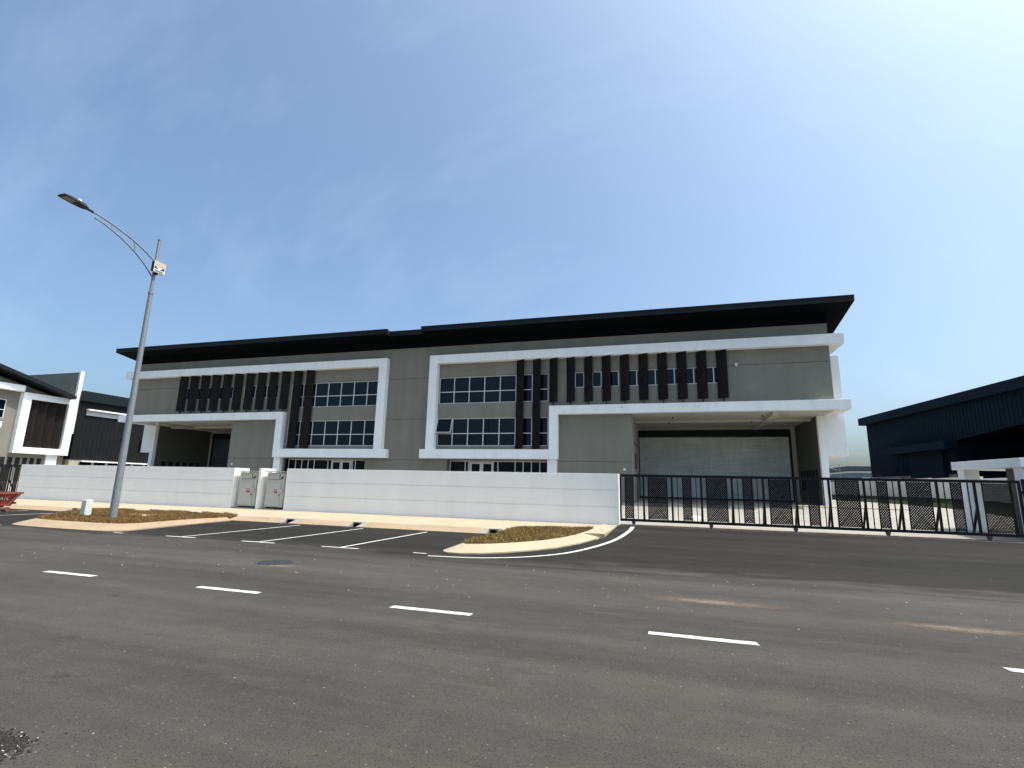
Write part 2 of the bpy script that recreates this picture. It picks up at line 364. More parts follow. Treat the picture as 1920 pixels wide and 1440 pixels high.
def island(name, base, top, nseg, km='kerb'):
    """base and top outlines (same count) of a planted island: splayed kerb pieces between them, soil inside"""
    par = empty(name, (0, 0, 0), None, None); tag(par, kind='structure')
    n_ = len(base)
    for i in range(n_-1):
        b0, b1, t0, t1 = [Vector((*p, 0)) for p in (base[i], base[i+1], top[i], top[i+1])]
        mb = MB()
        low = .035
        vs = [b0+Vector((0,0,-.02)), b1+Vector((0,0,-.02)), t1+Vector((0,0,-.02)), t0+Vector((0,0,-.02)),
              b0+Vector((0,0,low)), b1+Vector((0,0,low)), t1+Vector((0,0,KZ+.004)), t0+Vector((0,0,KZ+.004))]
        mb.add(vs, [(0,3,2,1),(4,5,6,7),(0,1,5,4),(1,2,6,5),(2,3,7,6),(3,0,4,7)])
        mb.build('kerb_stone', km, par)
    return par
def smooth_line(pts, n_):
    """Catmull-Rom resampling"""
    P_ = [Vector((*p, 0)) for p in pts]; P_ = [2*P_[0]-P_[1]]+P_+[2*P_[-1]-P_[-2]]
    out = []
    tot = len(P_)-3
    for i in range(n_+1):
        t = i/n_*tot; k = min(int(t), tot-1); t -= k
        a, b_, c, d = P_[k:k+4]
        q = .5*((2*b_)+(-a+c)*t+(2*a-5*b_+4*c-d)*t*t+(-a+3*b_-3*c+d)*t**3); out.append((q.x, q.y))
    return out
# right island, with the swept side towards the drive
RB = [(-5.32, 16.36), (-5.32, 14.0), (-5.30, 12.2), (-5.18, 11.66), (-4.90, 11.48), (-4.31, 11.68), (-3.56, 12.5), (-2.78, 13.94), (-2.25, 16.39), (-2.04, 19.0), (-2.0, 21.85)]
RT = [(-5.08, 16.36), (-5.06, 14.6), (-5.02, 12.9), (-4.98, 12.45), (-4.80, 12.30), (-4.30, 12.62), (-3.85, 13.2), (-3.25, 14.3), (-2.80, 16.2), (-2.62, 18.8), (-2.58, 21.85)]
isl_r = island('planted_island', smooth_line(RB, 16), smooth_line(RT, 16), 16)
LB = [(-24.2, 16.36), (-22.8, 14.4), (-21.2, 12.6), (-20.1, 11.55), (-19.5, 11.30), (-18.63, 11.22), (-17.25, 11.20), (-16.0, 11.24), (-15.50, 11.45), (-15.42, 12.0), (-15.62, 12.96), (-15.95, 14.6), (-16.2, 16.36)]
LT = [(-23.8, 16.36), (-22.45, 14.5), (-21.0, 12.95), (-20.25, 12.3), (-19.6, 12.12), (-18.63, 12.06), (-17.25, 12.05), (-16.5, 12.12), (-16.2, 12.3), (-16.1, 12.65), (-16.2, 13.3), (-16.35, 14.7), (-16.5, 16.36)]
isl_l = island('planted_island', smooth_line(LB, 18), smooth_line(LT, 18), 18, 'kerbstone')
rsoil = RT[1:-2]+[(-2.62, 18.9), (-4.3, 18.1), (-5.05, 17.5)]
lsoil = LT[:-1]+[(-16.45, 16.9), (-17.6, 17.5), (-20.6, 17.3), (-23.6, 16.8)]
for nm, pts, par in (('soil', rsoil, isl_r), ('soil', lsoil, isl_l)):
    mb = MB(); mb.prism(pts, 'z', -.02, KZ+.007); mb.build(nm, 'soil', par)
# dry grass on the islands
def inside(px, py, poly):
    r = np.zeros(len(px), bool); n_ = len(poly)
    for i in range(n_):
        x0, y0 = poly[i]; x1, y1 = poly[(i+1) % n_]
        c = ((y0 > py) != (y1 > py)) & (px < (x1-x0)*(py-y0)/(y1-y0+1e-9)+x0); r ^= c
    return r
gm = bpy.data.materials.new('dry_grass'); gm.use_nodes = True
gn = gm.node_tree.nodes; gb = gn['Principled BSDF']; gb.inputs['Roughness'].default_value = .8; gb.inputs['Specular IOR Level'].default_value = .2
geo = gn.new('ShaderNodeNewGeometry'); cr = gn.new('ShaderNodeValToRGB')
e = cr.color_ramp.elements; e[0].color = (.10, .05, .02, 1); e[1].color = (.42, .27, .12, 1)
for p_, c_ in ((.35, (.24, .115, .045, 1)), (.6, (.15, .12, .04, 1)), (.8, (.30, .165, .065, 1))):
    q = cr.color_ramp.elements.new(p_); q.color = c_
ns = gn.new('ShaderNodeTexNoise'); ns.inputs['Scale'].default_value = 1.3; gm.node_tree.links.new(geo.outputs['Position'], ns.inputs['Vector'])
ad = gn.new('ShaderNodeMath'); ad.operation = 'MULTIPLY_ADD'; ad.inputs[1].default_value = .55
ad2 = gn.new('ShaderNodeMath'); ad2.operation = 'MULTIPLY'; ad2.inputs[1].default_value = .5
gm.node_tree.links.new(ns.outputs[0], ad2.inputs[0])
gm.node_tree.links.new(geo.outputs['Random Per Island'], ad.inputs[0]); gm.node_tree.links.new(ad2.outputs[0], ad.inputs[2])
gm.node_tree.links.new(ad.outputs[0], cr.inputs[0]); gm.node_tree.links.new(cr.outputs[0], gb.inputs['Base Color'])
gm2 = gm.copy(); gm2.name = 'olive_dry_grass'
for el, c_ in zip([q for q in gm2.node_tree.nodes if q.type == 'VALTORGB'][0].color_ramp.elements, ((.10, .06, .02, 1), (.26, .16, .055, 1), (.20, .155, .05, 1), (.34, .235, .09, 1), (.50, .37, .17, 1))): el.color = c_
def grass(poly, n_, label, hmin=.02, hmax=.075, gmat=None):
    a = np.array(poly); lo = a.min(0); hi = a.max(0)
    px = rng.uniform(lo[0], hi[0], n_*3); py = rng.uniform(lo[1], hi[1], n_*3)
    k = inside(px, py, poly); px = px[k][:n_]; py = py[k][:n_]; c = len(px)
    clump = .6+.8*(np.sin(px*3.1+np.sin(py*2.2)*2)*np.cos(py*3.7+px) > -.1)
    h = rng.uniform(hmin, hmax, c)*clump; th = rng.uniform(0, 6.283, c); w_ = rng.uniform(.004, .010, c)
    lean = rng.uniform(.2, 1.0, c)*h; ph = rng.uniform(0, 6.283, c)
    dx, dy = np.cos(th)*w_, np.sin(th)*w_; z0 = KZ+.008
    v = np.stack([np.stack([px-dx, py-dy, np.full(c, z0)], 1), np.stack([px+dx, py+dy, np.full(c, z0)], 1),
                  np.stack([px+np.cos(ph)*lean*.5+dx*.6, py+np.sin(ph)*lean*.5+dy*.6, z0+h*.7], 1),
                  np.stack([px+np.cos(ph)*lean, py+np.sin(ph)*lean, z0+h], 1)], 1).reshape(-1, 3)
    me = bpy.data.meshes.new('dry_grass')
    i = np.arange(c)*4
    me.from_pydata(v.tolist(), [], np.concatenate([np.stack([i, i+1, i+2], 1), np.stack([i, i+2, i+3], 1)]).tolist())
    me.materials.append(gmat or gm); o = bpy.data.objects.new('dry_grass', me); COL.objects.link(o)
    return tag(o, label, 'grass', kind='stuff')
grass(rsoil, 26000, 'dry olive-tan grass on the island beside the gate drive', gmat=gm2)
grass(lsoil, 52000, 'dry brown grass on the island around the street lamp')

# concrete manhole slab in the lamp island
mb = MB(); mb.prism([(-19.45, 14.5), (-18.5, 14.6), (-18.55, 15.25), (-19.5, 15.15)], 'z', .14, KZ+.06)
tag(mb.build('inspection_slab', 'kerb', bevel=.01), 'small cream concrete slab lying in the dry grass by the lamp', 'slab')

# ------------------------------------------------------------------ painted road markings
def mark(name, poly, z=.005):
    return sheet(name, [[(x_, y_, z) for x_, y_ in poly]], 'paint')
def ragged(x0, x1, y0, y1):
    n_ = 14; xs_ = np.linspace(x0, x1, n_)
    j = lambda: random.uniform(-.006, .006)
    return [(x_+j()*2, y0+j()) for x_ in xs_]+[(x_+j()*2, y1+j()) for x_ in xs_[::-1]]
X0 = -10.06
for k in range(-10, 12):
    x_ = X0+3.265*k
    mark('lane_dash', ragged(x_, x_+1.12, 6.335, 6.455), .004)
for x_ in (-12.82, -10.22, -7.76, -24.7, -27.2, -29.7, -32.2):
    mark('bay_line', ragged(x_-.045, x_+.045, 11.34, 16.2)[:1]+[(x_+.045, 11.34), (x_+.045, 16.1), (x_-.045, 16.1), (x_-.045, 11.34)], .011)
    mark('bay_tick', ragged(x_-.52, x_+.52, 11.23, 11.33), .011)
for x0, x1 in ((-5.75, -5.40), (-15.25, -14.9), (-20.6, -20.1), (-22.9, -22.55)):
    mark('bay_tick', ragged(x0, x1, 11.20, 11.28), .011)
cl = smooth_line([(-5.22, 10.93), (-4.06, 11.15), (-3.08, 11.87), (-2.29, 13.29), (-1.66, 15.94), (-1.42, 19.0), (-1.40, 21.2)], 28)
polys = []
L_, R_ = [], []
for i, p in enumerate(cl):
    a = Vector(cl[max(i-1, 0)]); c = Vector(cl[min(i+1, len(cl)-1)]); t = (c-a).normalized(); nrm = Vector((-t.y, t.x))
    wd = .045+.035*i/len(cl)
    L_.append(Vector(p)+nrm*wd); R_.append(Vector(p)-nrm*wd)
for i in range(len(cl)-1):
    q = [L_[i], L_[i+1], R_[i+1], R_[i]]
    polys.append([(p.x, p.y, drive_z(p.y)+.006) for p in q])
sheet('edge_line', polys, 'paint')
# right-hand edge line of the drive
polys = [[(11.55+.03*i, 20.6-i*.5, drive_z(20.6-i*.5)+.006), (11.68+.03*i, 20.6-i*.5, drive_z(20.6-i*.5)+.006), (11.71+.03*i, 20.1-i*.5, drive_z(20.1-i*.5)+.006), (11.58+.03*i, 20.1-i*.5, drive_z(20.1-i*.5)+.006)] for i in range(12)]
sheet('edge_line', polys, 'paint')

# manhole cover
mc = Vector((-7.47, 8.76)); mb = MB()
ring = [(mc.x+.36*math.cos(t), mc.y+.36*math.sin(t)) for t in np.linspace(0, 2*math.pi, 40, endpoint=False)]
mb.prism(ring, 'z', -.01, .008)
man = tag(mb.build('manhole_cover', 'iron'), 'round dark iron manhole cover set in the road', 'manhole cover')
mb = MB()
for i in range(-5, 6):
    yy_ = i*.06; hw = math.sqrt(max(.0, .33**2-yy_**2))
    for s_ in range(-3, 4):
        a_, c_ = max(-hw, s_*.1-.035), min(hw, s_*.1+.035)
        if c_-a_ > .02: mb.box((mc.x+a_, mc.y+yy_-.018, .006), (mc.x+c_, mc.y+yy_+.018, .014))
mb.build('raised_tread', 'iron', man)
# dust round the manhole, dust smears, spilt gravel
M['dust'] = mat('pale_dust', (.165, .135, .108), .95, .1, var=[(6, .25, 5)])
dm = M['dust'].node_tree; n = dm.nodes; l = dm.links
tn = n.new('ShaderNodeTexNoise'); tn.inputs['Scale'].default_value = 2.2; tn.inputs['Detail'].default_value = 9; tn.inputs['Roughness'].default_value = .75
tcn = n.new('ShaderNodeTexCoord'); mpn = n.new('ShaderNodeMapping'); mpn.inputs['Scale'].default_value = (1.2, 5, 1)
gp = n.new('ShaderNodeNewGeometry'); l.new(gp.outputs['Position'], mpn.inputs['Vector']); l.new(mpn.outputs[0], tn.inputs['Vector'])
gr = n.new('ShaderNodeTexGradient'); gr.gradient_type = 'SPHERICAL'
mg = n.new('ShaderNodeMapping'); mg.inputs['Location'].default_value = (-1, -1, 0); mg.inputs['Scale'].default_value = (2, 2, 0)
l.new(tcn.outputs['Generated'], mg.inputs['Vector']); l.new(mg.outputs[0], gr.inputs['Vector'])
mu = n.new('ShaderNodeMath'); mu.operation = 'MULTIPLY'; l.new(gr.outputs[1], mu.inputs[0]); l.new(tn.outputs[0], mu.inputs[1])
rg = n.new('ShaderNodeMapRange'); rg.inputs[1].default_value = .10; rg.inputs[2].default_value = .42; rg.inputs[4].default_value = .85; l.new(mu.outputs[0], rg.inputs[0])
tr = n.new('ShaderNodeBsdfTransparent'); mx = n.new('ShaderNodeMixShader'); l.new(rg.outputs[0], mx.inputs[0]); l.new(tr.outputs[0], mx.inputs[1])
l.new(n['Principled BSDF'].outputs[0], mx.inputs[2]); l.new(mx.outputs[0], n['Material Output'].inputs[0])
def smear(cx, cy_, sx, sy_, rot=0):
    c, s_ = math.cos(rot), math.sin(rot); q = []
    for a, d in ((-1, -1), (1, -1), (1, 1), (-1, 1)):
        q.append((cx+a*sx*c-d*sy_*s_, cy_+a*sx*s_+d*sy_*c, .0045))
    me = bpy.data.meshes.new('dust_smear'); me.from_pydata(q, [], [(0, 1, 2, 3)]); me.materials.append(M['dust'])
    o = bpy.data.objects.new('dust_smear', me); COL.objects.link(o); o['kind'] = 'structure'
smear(.55, 8.40, 1.5, .26, -.05); smear(3.4, 8.0, 1.2, .2, -.08); smear(-7.2, 8.45, .9, .28)


def stones(name, n_, spot, sig, smin, smax, mt, label):
    v, f = [], []
    base = [(1,0,0),(-1,0,0),(0,1,0),(0,-1,0),(0,0,1),(0,0,-1)]
    fc = [(0,2,4),(2,1,4),(1,3,4),(3,0,4),(2,0,5),(1,2,5),(3,1,5),(0,3,5)]
    for i in range(n_):
        q = spot(i); s_ = random.uniform(smin, smax); a = random.uniform(0, 6.28); o = len(v)
        c, sn = math.cos(a), math.sin(a); kx, ky, kz = [random.uniform(.6, 1.2)*s_ for _ in range(3)]
        for b_ in base:
            j = [random.uniform(.8, 1.2) for _ in range(3)]
            X, Y, Z = b_[0]*kx*j[0], b_[1]*ky*j[1], b_[2]*kz*.7*j[2]
            v.append((q[0]+X*c-Y*sn, q[1]+X*sn+Y*c, kz*.45+Z))
        f += [tuple(o+t for t in q_) for q_ in fc]
    me = bpy.data.meshes.new(name); me.from_pydata(v, [], f); me.materials.append(M[mt])
    o = bpy.data.objects.new(name, me); COL.objects.link(o); return tag(o, label, 'gravel', kind='stuff')
def pile(i):
    while True:
        x_, y_ = random.gauss(-3.95, .13), random.gauss(2.38, .075)
        return x_, y_
stones('spilt_gravel', 1500, pile, 1, .003, .011, 'pebble', 'small patch of spilt dark gravel on the asphalt')
stones('spilt_gravel', 130, pile, 1, .003, .008, 'pebble_light', 'pale chips among the spilt gravel on the asphalt')
def litter(i): return random.uniform(-14, 8), random.uniform(7.0, 10.8)
stones('road_grit', 110, litter, 1, .005, .014, 'pebble_light', 'pale grit and chips scattered along the far lane')
def litter2(i): return random.uniform(-5, 5), random.uniform(2.2, 6.0)
stones('road_grit', 60, litter2, 1, .003, .008, 'pebble_light', 'fine pale grit scattered over the near lane')

# ================================================================== THE TWIN FACTORY
XC, YF, YW, YS, YB = -17.66, 32.0, 32.45, 35.0, 40.6      # centre line, band front, wall face, set-back side wall, shutter wall
FZ = .55                                                   # walls start below the yard
fac = empty('factory_building', (XC, YW, .8), 'wide two-storey grey and white twin factory with black mono-pitch roof', 'building')
def bx(mb, s, u0, u1, y0, y1, z0, z1): return mb.box((XC+s*u0, y0, z0), (XC+s*u1, y1, z1))
WT = YW+.22
GV = .018                                                  # half width of the plaster grooves
wall = MB()
def wseg(s, u0, u1, z0, z1, grooves=(9.0, 6.05, 3.18)):
    zs = [z0]+[g_ for g_ in sorted(grooves) if z0 < g_ < z1]+[z1]
    for i, (a, c) in enumerate(zip(zs[:-1], zs[1:])):
        bx(wall, s, u0, u1, YW, WT, a+(GV if i > 0 else 0), c-(GV if i < len(zs)-2 else 0))
        if i > 0: bx(wall, s, u0+.001, u1-.001, YW+.03, WT-.01, a-GV-.001, a+GV+.001)
WTOP = 11.28
for s in (1, -1):
    wseg(s, 0.0 if s == 1 else 0.0, 2.36, FZ, WTOP)
    wseg(s, 2.36, 10.25, 8.97, WTOP, (9.0,)); wseg(s, 2.36, 10.25, 6.05, 7.09, ()); wseg(s, 2.36, 10.25, 3.22, 4.15, ())
    wseg(s, 2.36, 3.20, FZ, 3.22, (3.18,))
    wseg(s, 10.25, 11.0, FZ, WTOP, (9.0, 6.05))
    wseg(s, 11.0, 26.77, 8.98, WTOP, (9.0,)); wseg(s, 11.0, 26.77, 6.45, 7.93, ())
    wseg(s, 11.0, 11.49, 7.93, 8.98, ()); wseg(s, 14.85, 15.39, 7.93, 8.98, ()); wseg(s, 21.07, 26.77, 7.93, 8.98, ())
    wseg(s, 11.0, 15.55, FZ, 6.45, (3.18,))
    # side walls of the front block, returning back
    bx(wall, s, 26.57, 26.77, WT, 47, 6.45, 11.0)
wall.build('wall', 'grey', fac)
# porch inner faces
for s in (1, -1):
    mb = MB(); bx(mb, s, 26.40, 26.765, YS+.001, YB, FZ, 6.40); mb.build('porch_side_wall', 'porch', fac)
    mb = MB()
    bx(mb, s, 15.25, 15.55, WT, YB, FZ, 6.40)                                   # left inner wall
    bx(mb, s, 15.25, 15.52, YB, YB+.2, FZ, 6.40); bx(mb, s, 26.06, 26.40, YB, YB+.2, FZ, 6.40)
    bx(mb, s, 15.52, 26.06, YB, YB+.2, 5.97, 6.40)
    mb.build('porch_back_wall', 'soffit', fac)
    mb = MB()
    bx(mb, s, 15.25, 26.78, WT, YB+.2, 6.161, 6.44)                              # ceiling of the porch
    bx(mb, s, 23.6, 23.95, YF+.62, YB, 5.94, 6.161); bx(mb, s, 15.56, 26.39, 36.1, 36.5, 6.02, 6.161)
    mb.build('porch_ceiling', 'soffit', fac)
# white nib columns at the porch corner and side frame box
for s in (1, -1):
    mb = MB(); bx(mb, s, 26.395, 26.78, YS-.3, YS, FZ, 6.16)
    bx(mb, s, 26.78, 27.86, YS-.3, YS+.35, 3.74, 9.88)
    bx(mb, s, 26.78, 27.86, YS+.35, YS+5.0, 3.74, 4.4); bx(mb, s, 26.78, 27.86, YS+.35, YS+5.0, 9.3, 9.88)
    bx(mb, s, 26.78, 27.86, YS+5.0, YS+5.6, 3.74, 9.88)
    mb.build('side_frame_box', 'white', fac, bevel=.012)
# the white ribbon: top band, leg, bottom band, step and canopy
mb = MB()
ribbons = []
for s in (1, -1):
    rb = MB()
    out = [(1.72, 10.52), (27.45, 10.52), (27.45, 9.93), (2.34, 9.93), (2.34, 3.90), (10.40, 3.90), (10.40, 6.72), (27.47, 6.72),
           (27.47, 6.16), (10.98, 6.16), (10.98, 3.28), (1.30, 3.28), (1.30, 3.90), (1.72, 3.90)]
    rb.prism([(XC+s*u, z) for u, z in out], 'y', YF, YW-.002)
    bx(rb, s, 26.79, 27.45, YW-.002, YS+2, 9.93, 10.52)                          # returns round the side
    bx(rb, s, 26.79, 27.47, YW-.002, YS-.31, 6.16, 6.72)
    rb.build('white_ribbon_frame', 'white', fac, bevel=.015)
    lg = MB(); bx(lg, s, 10.30, 10.90, YF+.12, YW-.003, FZ, 3.279); lg.build('white_pier', 'white', fac, bevel=.012)
    sl = MB(); bx(sl, s, 15.56, 26.78, YW-.001, WT, 6.161, 6.449); sl.build('canopy_edge', 'soffit', fac)

# ---- windows
def window(s, u_edges, z_edges, yface, par, name='window', fw_=.05, skip=(), depth=.09):
    fr = MB()
    for u in u_edges:
        a, c = u-fw_/2, u+fw_/2
        if u == u_edges[0]: a, c = u, u+fw_
        if u == u_edges[-1]: a, c = u-fw_, u
        bx(fr, s, a, c, yface, yface+depth, z_edges[0], z_edges[-1])
    for z in z_edges:
        a, c = z-fw_/2, z+fw_/2
        if z == z_edges[0]: a, c = z, z+fw_
        if z == z_edges[-1]: a, c = z-fw_, z
        bx(fr, s, u_edges[0]+.002, u_edges[-1]-.002, yface+.004, yface+depth-.004, a, c)
    f = fr.build(name, 'alu', par)
    for i in range(len(u_edges)-1):
        for j in range(len(z_edges)-1):
            if (i, j) in skip: continue
            p = MB(); t = random.uniform(-.006, .006); t2 = random.uniform(-.006, .006)
            x0, x1 = XC+s*(u_edges[i]+.02), XC+s*(u_edges[i+1]-.02); z0, z1 = z_edges[j]+.02, z_edges[j+1]-.02
            y = yface+.045
            p.add([(x0, y+t, z0), (x1, y-t+t2, z0), (x1, y+t2, z1), (x0, y-t2, z1), (x0, y+.03, z0), (x1, y+.03, z0), (x1, y+.03, z1), (x0, y+.03, z1)],
                  [(0,3,2,1),(4,5,6,7),(0,1,5,4),(1,2,6,5),(2,3,7,6),(3,0,4,7)])
            p.build('pane', 'glass', f)
    return f
UE = [2.36+1.129*i for i in range(7)]+[10.25]
for s in (1, -1):
    window(s, UE, [7.09, 7.92, 8.97], YW+.05, fac)
    window(s, UE, [4.15, 5.0, 6.05], YW+.05, fac, skip=((0, 1),) if s == 1 else ())
    for a, n_ in ((11.49, 3), (15.39, 5)):
        L = 3.36 if n_ == 3 else 5.68
        window(s, [a+L*i/(2*n_) for i in range(2*n_+1)], [7.93, 8.98], YW+.05, fac, fw_=.06)
    # opened casements of the lower row stand a little proud
    for k in (5, 6):
        c = MB(); u0, u1 = UE[k]+.42, UE[k]+.52
        bx(c, s, u0, u1, YW+.015, YW+.05, 5.02, 6.03); c.build('casement_stile', 'alu', fac)
# sash that stands open at the top row of the lower window
u0, u1, z0, z1 = UE[0]+.02, UE[1]-.02, 5.02, 6.04
ang = R(17); fr = MB()
def sash(u, z, off=0):
    d = z1-z; return (XC+u, YW+.03-math.sin(ang)*d-off*math.cos(ang), z1-math.cos(ang)*d-off*math.sin(ang))
for (a, c) in (((u0, z0), (u1, z0)), ((u0, z1), (u1, z1)), ((u0, z0), (u0, z1)), ((u1, z0), (u1, z1))):
    fr.bar(sash(*a), sash(*c), .055, .05)
f = fr.build('open_sash', 'alu', fac); f['label'] = 'window sash hinged open at the top'
p = MB(); p.add([sash(u0, z0), sash(u1, z0), sash(u1, z1), sash(u0, z1), sash(u0, z0, -.012), sash(u1, z0, -.012), sash(u1, z1, -.012), sash(u0, z1, -.012)],
                [(0,3,2,1),(4,5,6,7),(0,1,5,4),(1,2,6,5),(2,3,7,6),(3,0,4,7)]); p.build('pane', 'glass', f)
mb = MB(); mb.box((XC+UE[0]+.06, YW+.13, 5.04), (XC+UE[1]-.03, YW+.16, 6.0)); mb.build('dark_opening', 'cabdark', fac)
# ground floor shopfront
GE = [3.20, 4.34, 4.58, 4.69, 5.53, 6.37, 6.70, 7.91, 8.46, 9.03, 9.60, 10.25]
for s in (1, -1):
    yg = YW+.55
    sf = window(s, GE, [.85, 3.19], yg, fac, 'glazed_shopfront', fw_=.06, skip=((3, 0), (4, 0)))
    for a, c in ((4.69, 5.53), (5.53, 6.37)):
        d = MB()
        bx(d, s, a+.035, a+.125, yg-.01, yg+.07, .85, 3.10); bx(d, s, c-.125, c-.035, yg-.01, yg+.07, .85, 3.10)
        bx(d, s, a+.12, c-.12, yg-.008, yg+.068, 2.98, 3.10); bx(d, s, a+.12, c-.12, yg-.008, yg+.068, .85, 1.05)
        bx(d, s, (c-.16 if a < 5 else a+.12), (c-.13 if a < 5 else a+.15), yg-.06, yg-.03, 1.6, 2.3)
        dd = d.build('door', 'alu', fac)
        p = MB(); bx(p, s, a+.12, c-.12, yg+.02, yg+.035, 1.05, 2.98); p.build('pane', 'glass', dd)
    r_ = MB()                                                                     # reveal lining of the shopfront recess
    bx(r_, s, 3.0, 10.3, WT, yg+.3, 3.20, 3.4); bx(r_, s, 3.0, 3.19, WT, yg+.3, FZ, 3.2)
    r_.build('shopfront_reveal', 'grey', fac)

# ---- perforated louvre fins, turned 25 degrees
FW, FA = .62, R(25)
def fin(s, u, z0, z1, zb):
    n_ = Vector((math.cos(FA), -math.sin(FA), 0)); t = Vector((math.sin(FA), math.cos(FA), 0))
    c = Vector((0, YF+.215, 0))
    def P(a, d, z):
        q = n_*a+t*d; return (XC+s*(u+q.x), YF+.215+q.y, z)
    sh = MB(); h = FW/2-.015
    sh.add([P(-h, -.012, z0+.03), P(h, -.012, z0+.03), P(h, -.012, z1-.02), P(-h, -.012, z1-.02), P(-h, .012, z0+.03), P(h, .012, z0+.03), P(h, .012, z1-.02), P(-h, .012, z1-.02)],
           [(0,3,2,1),(4,5,6,7),(0,1,5,4),(1,2,6,5),(2,3,7,6),(3,0,4,7)])
    o = sh.build('louvre_fin', 'fin', fac)
    fr = MB()
    def post(a0, a1, za, zc, d=.03):
        fr.add([P(a0, -d, za), P(a1, -d, za), P(a1, d, za), P(a0, d, za), P(a0, -d, zc), P(a1, -d, zc), P(a1, d, zc), P(a0, d, zc)],
               [(0,3,2,1),(4,5,6,7),(0,1,5,4),(1,2,6,5),(2,3,7,6),(3,0,4,7)])
    H = FW/2
    post(-H, -H+.045, z0, z1); post(H-.045, H, z0, z1); post(-H+.045, H-.045, z0, z0+.05, .028); post(-H+.045, H-.045, z1-.05, z1, .028)
    zm = z1
    while zm-1.0 > z0+.4:
        zm -= 1.0; post(-H+.045, H-.045, zm-.015, zm+.015, .026)
    fr.build('fin_frame', 'finframe', o)
    br = MB()
    br.box((XC+s*u-.03, YF+.19, zb), (XC+s*u+.03, YF+.25, z0+.01))
    for zz in ([z1-.6, z0+.35] if z1-z0 < 4 else [z1-.6, 6.6, z0+.35]):
        br.box((XC+s*u-.02, YF+.22, zz-.025), (XC+s*u+.02, YW, zz+.025))
    br.build('bracket', 'finframe', o)
for s in (1, -1):
    for u in (8.37, 9.51): fin(s, u, 3.95, 9.92, 3.90)
    for i in range(10): fin(s, 10.65+1.146*i, 6.97, 9.92, 6.72)

# ---- rolling shutters
for s in (1, -1):
    sh = MB(); U0, U1 = 15.52, 26.06
    nz = 30; zb, zt = .78, 5.47; pitch = (zt-zb)/nz
    for i in range(nz):
        z = zb+i*pitch; y = YB+.06
        prof = [(0, .05), (.08, .0), (.14, -.032), (.38, -.044), (.64, -.038), (.76, -.008), (.80, .05), (1, .05)]
        vs = []
        for t, d in prof:
            vs += [(XC+s*U0, y+d, z+t*pitch), (XC+s*U1, y+d, z+t*pitch)]
        sh.add(vs, [(2*k, 2*k+1, 2*k+3, 2*k+2) for k in range(len(prof)-1)])
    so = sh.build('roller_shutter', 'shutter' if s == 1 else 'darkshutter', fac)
    hb = MB(); bx(hb, s, U0-.18, U1+.02, YB-.16, YB+.10, 5.47, 5.965); hb.build('shutter_housing', 'black', so)
    gd = MB(); bx(gd, s, U0-.05, U0+.09, YB-.05, YB+.05, .7, 5.47); gd.build('guide_rail', 'black', so); gd = MB(); bx(gd, s, U1-.09, U1+.05, YB-.05, YB+.05, .7, 5.47); gd.build('guide_rail', 'black', so)
    bb_ = MB(); bx(bb_, s, U0+.09, U1-.09, YB-.01, YB+.03, .80, 1.02); bb_.build('bottom_bar', 'black', so)
# vent strips low in the porch side wall
for s in (1, -1):
    for k in range(6):
        v_ = MB(); y0 = YS+.7+k*.72
        bx(v_, s, 26.385, 26.40, y0, y0+.42, 1.7, 3.0); v_.build('vent_panel', 'cabdark', fac)
# loose conduits: ceiling droppers, wall lamps
mb = MB()
for (X, Y, z) in ((.4, 34.3, 6.16), (.15, 36.0, 6.02), (5.3, 36.0, 6.02), (5.6, 33.9, 6.16), (-35.0, 34.3, 6.16)):
    mb.tube([(X, Y, z), (X, Y, z-.13)], .03, 8)
mb.build('ceiling_conduit', 'finframe', fac)
mb = MB(); mb.tube([(-2.10, 35.0, 4.6), (-1.95, 35.0, 4.35), (-1.88, 35.0, 4.3)], .03, 8); mb.tube([(-2.06, 35.6, 3.9), (-2.06, 35.6, 2.9), (-2.0, 35.6, 2.86)], .03, 8); mb.build('hanging_cable', 'finframe', fac)
mb = MB(); mb.box((4.05, YW-.10, 8.92), (4.19, YW, 9.12)); mb.build('bulkhead_lamp', 'alu', fac)
for s in (1, -1):
    mb = MB(); mb.tube([(XC+s*15.1, YW, 2.72), (XC+s*15.1, YW-.04, 2.72)], .09, 14); mb.build('round_vent_cap', 'alu', fac)
    mb = MB(); mb.tube([(XC+s*15.05, YF, 6.52), (XC+s*15.05, YF-.03, 6.52)], .055, 12); mb.build('overflow_spout', 'cab', fac)

# ---- roof: two mono-pitch wings rising to the street and a set-back link
SL = .16
def rz(y, top=12.40): return top-SL*(y-31.15)
def roof_wing(xa, xb, y0, name):
    mb = MB(); y1 = 50.0
    mb.prism([(y0, rz(y0)), (y0, rz(y0)-.30), (y1, rz(y1)-.30), (y1, rz(y1))], 'x', xa, xb)
    o = mb.build(name, 'soffit_black', fac)
    fa = MB(); fa.prism([(y0-.025, rz(y0)+.02), (y0-.025, rz(y0)-.32), (y0, rz(y0)-.32), (y0, rz(y0)+.02)], 'x', xa-.02, xb+.02)
    fa.prism([(y0-.05, rz(y0)+.04), (y0-.05, rz(y0)-.03), (y0+.02, rz(y0)-.03), (y0+.02, rz(y0)+.04)], 'x', xa-.03, xb+.03)
    for X in (xa-.02, xb):
        fa.prism([(y0, rz(y0)+.02), (y0, rz(y0)-.31), (y1, rz(y1)-.31), (y1, rz(y1)+.02)], 'x', X, X+.02)
    fa.build('fascia', 'black', o)
    sh = MB()                                                                    # ribbed sheet on top
    xs_ = np.arange(min(xa, xb)+.1, max(xa, xb)-.1, .75)
    for q in xs_: sh.prism([(y0+.05, rz(y0+.05)+.035), (y0+.05, rz(y0+.05)-.001), (y1, rz(y1)-.001), (y1, rz(y1)+.035)], 'x', q, q+.05)
    sh.build('roof_rib', 'black', o)
roof_wing(XC+1.36, XC+27.86, 31.15, 'roof')
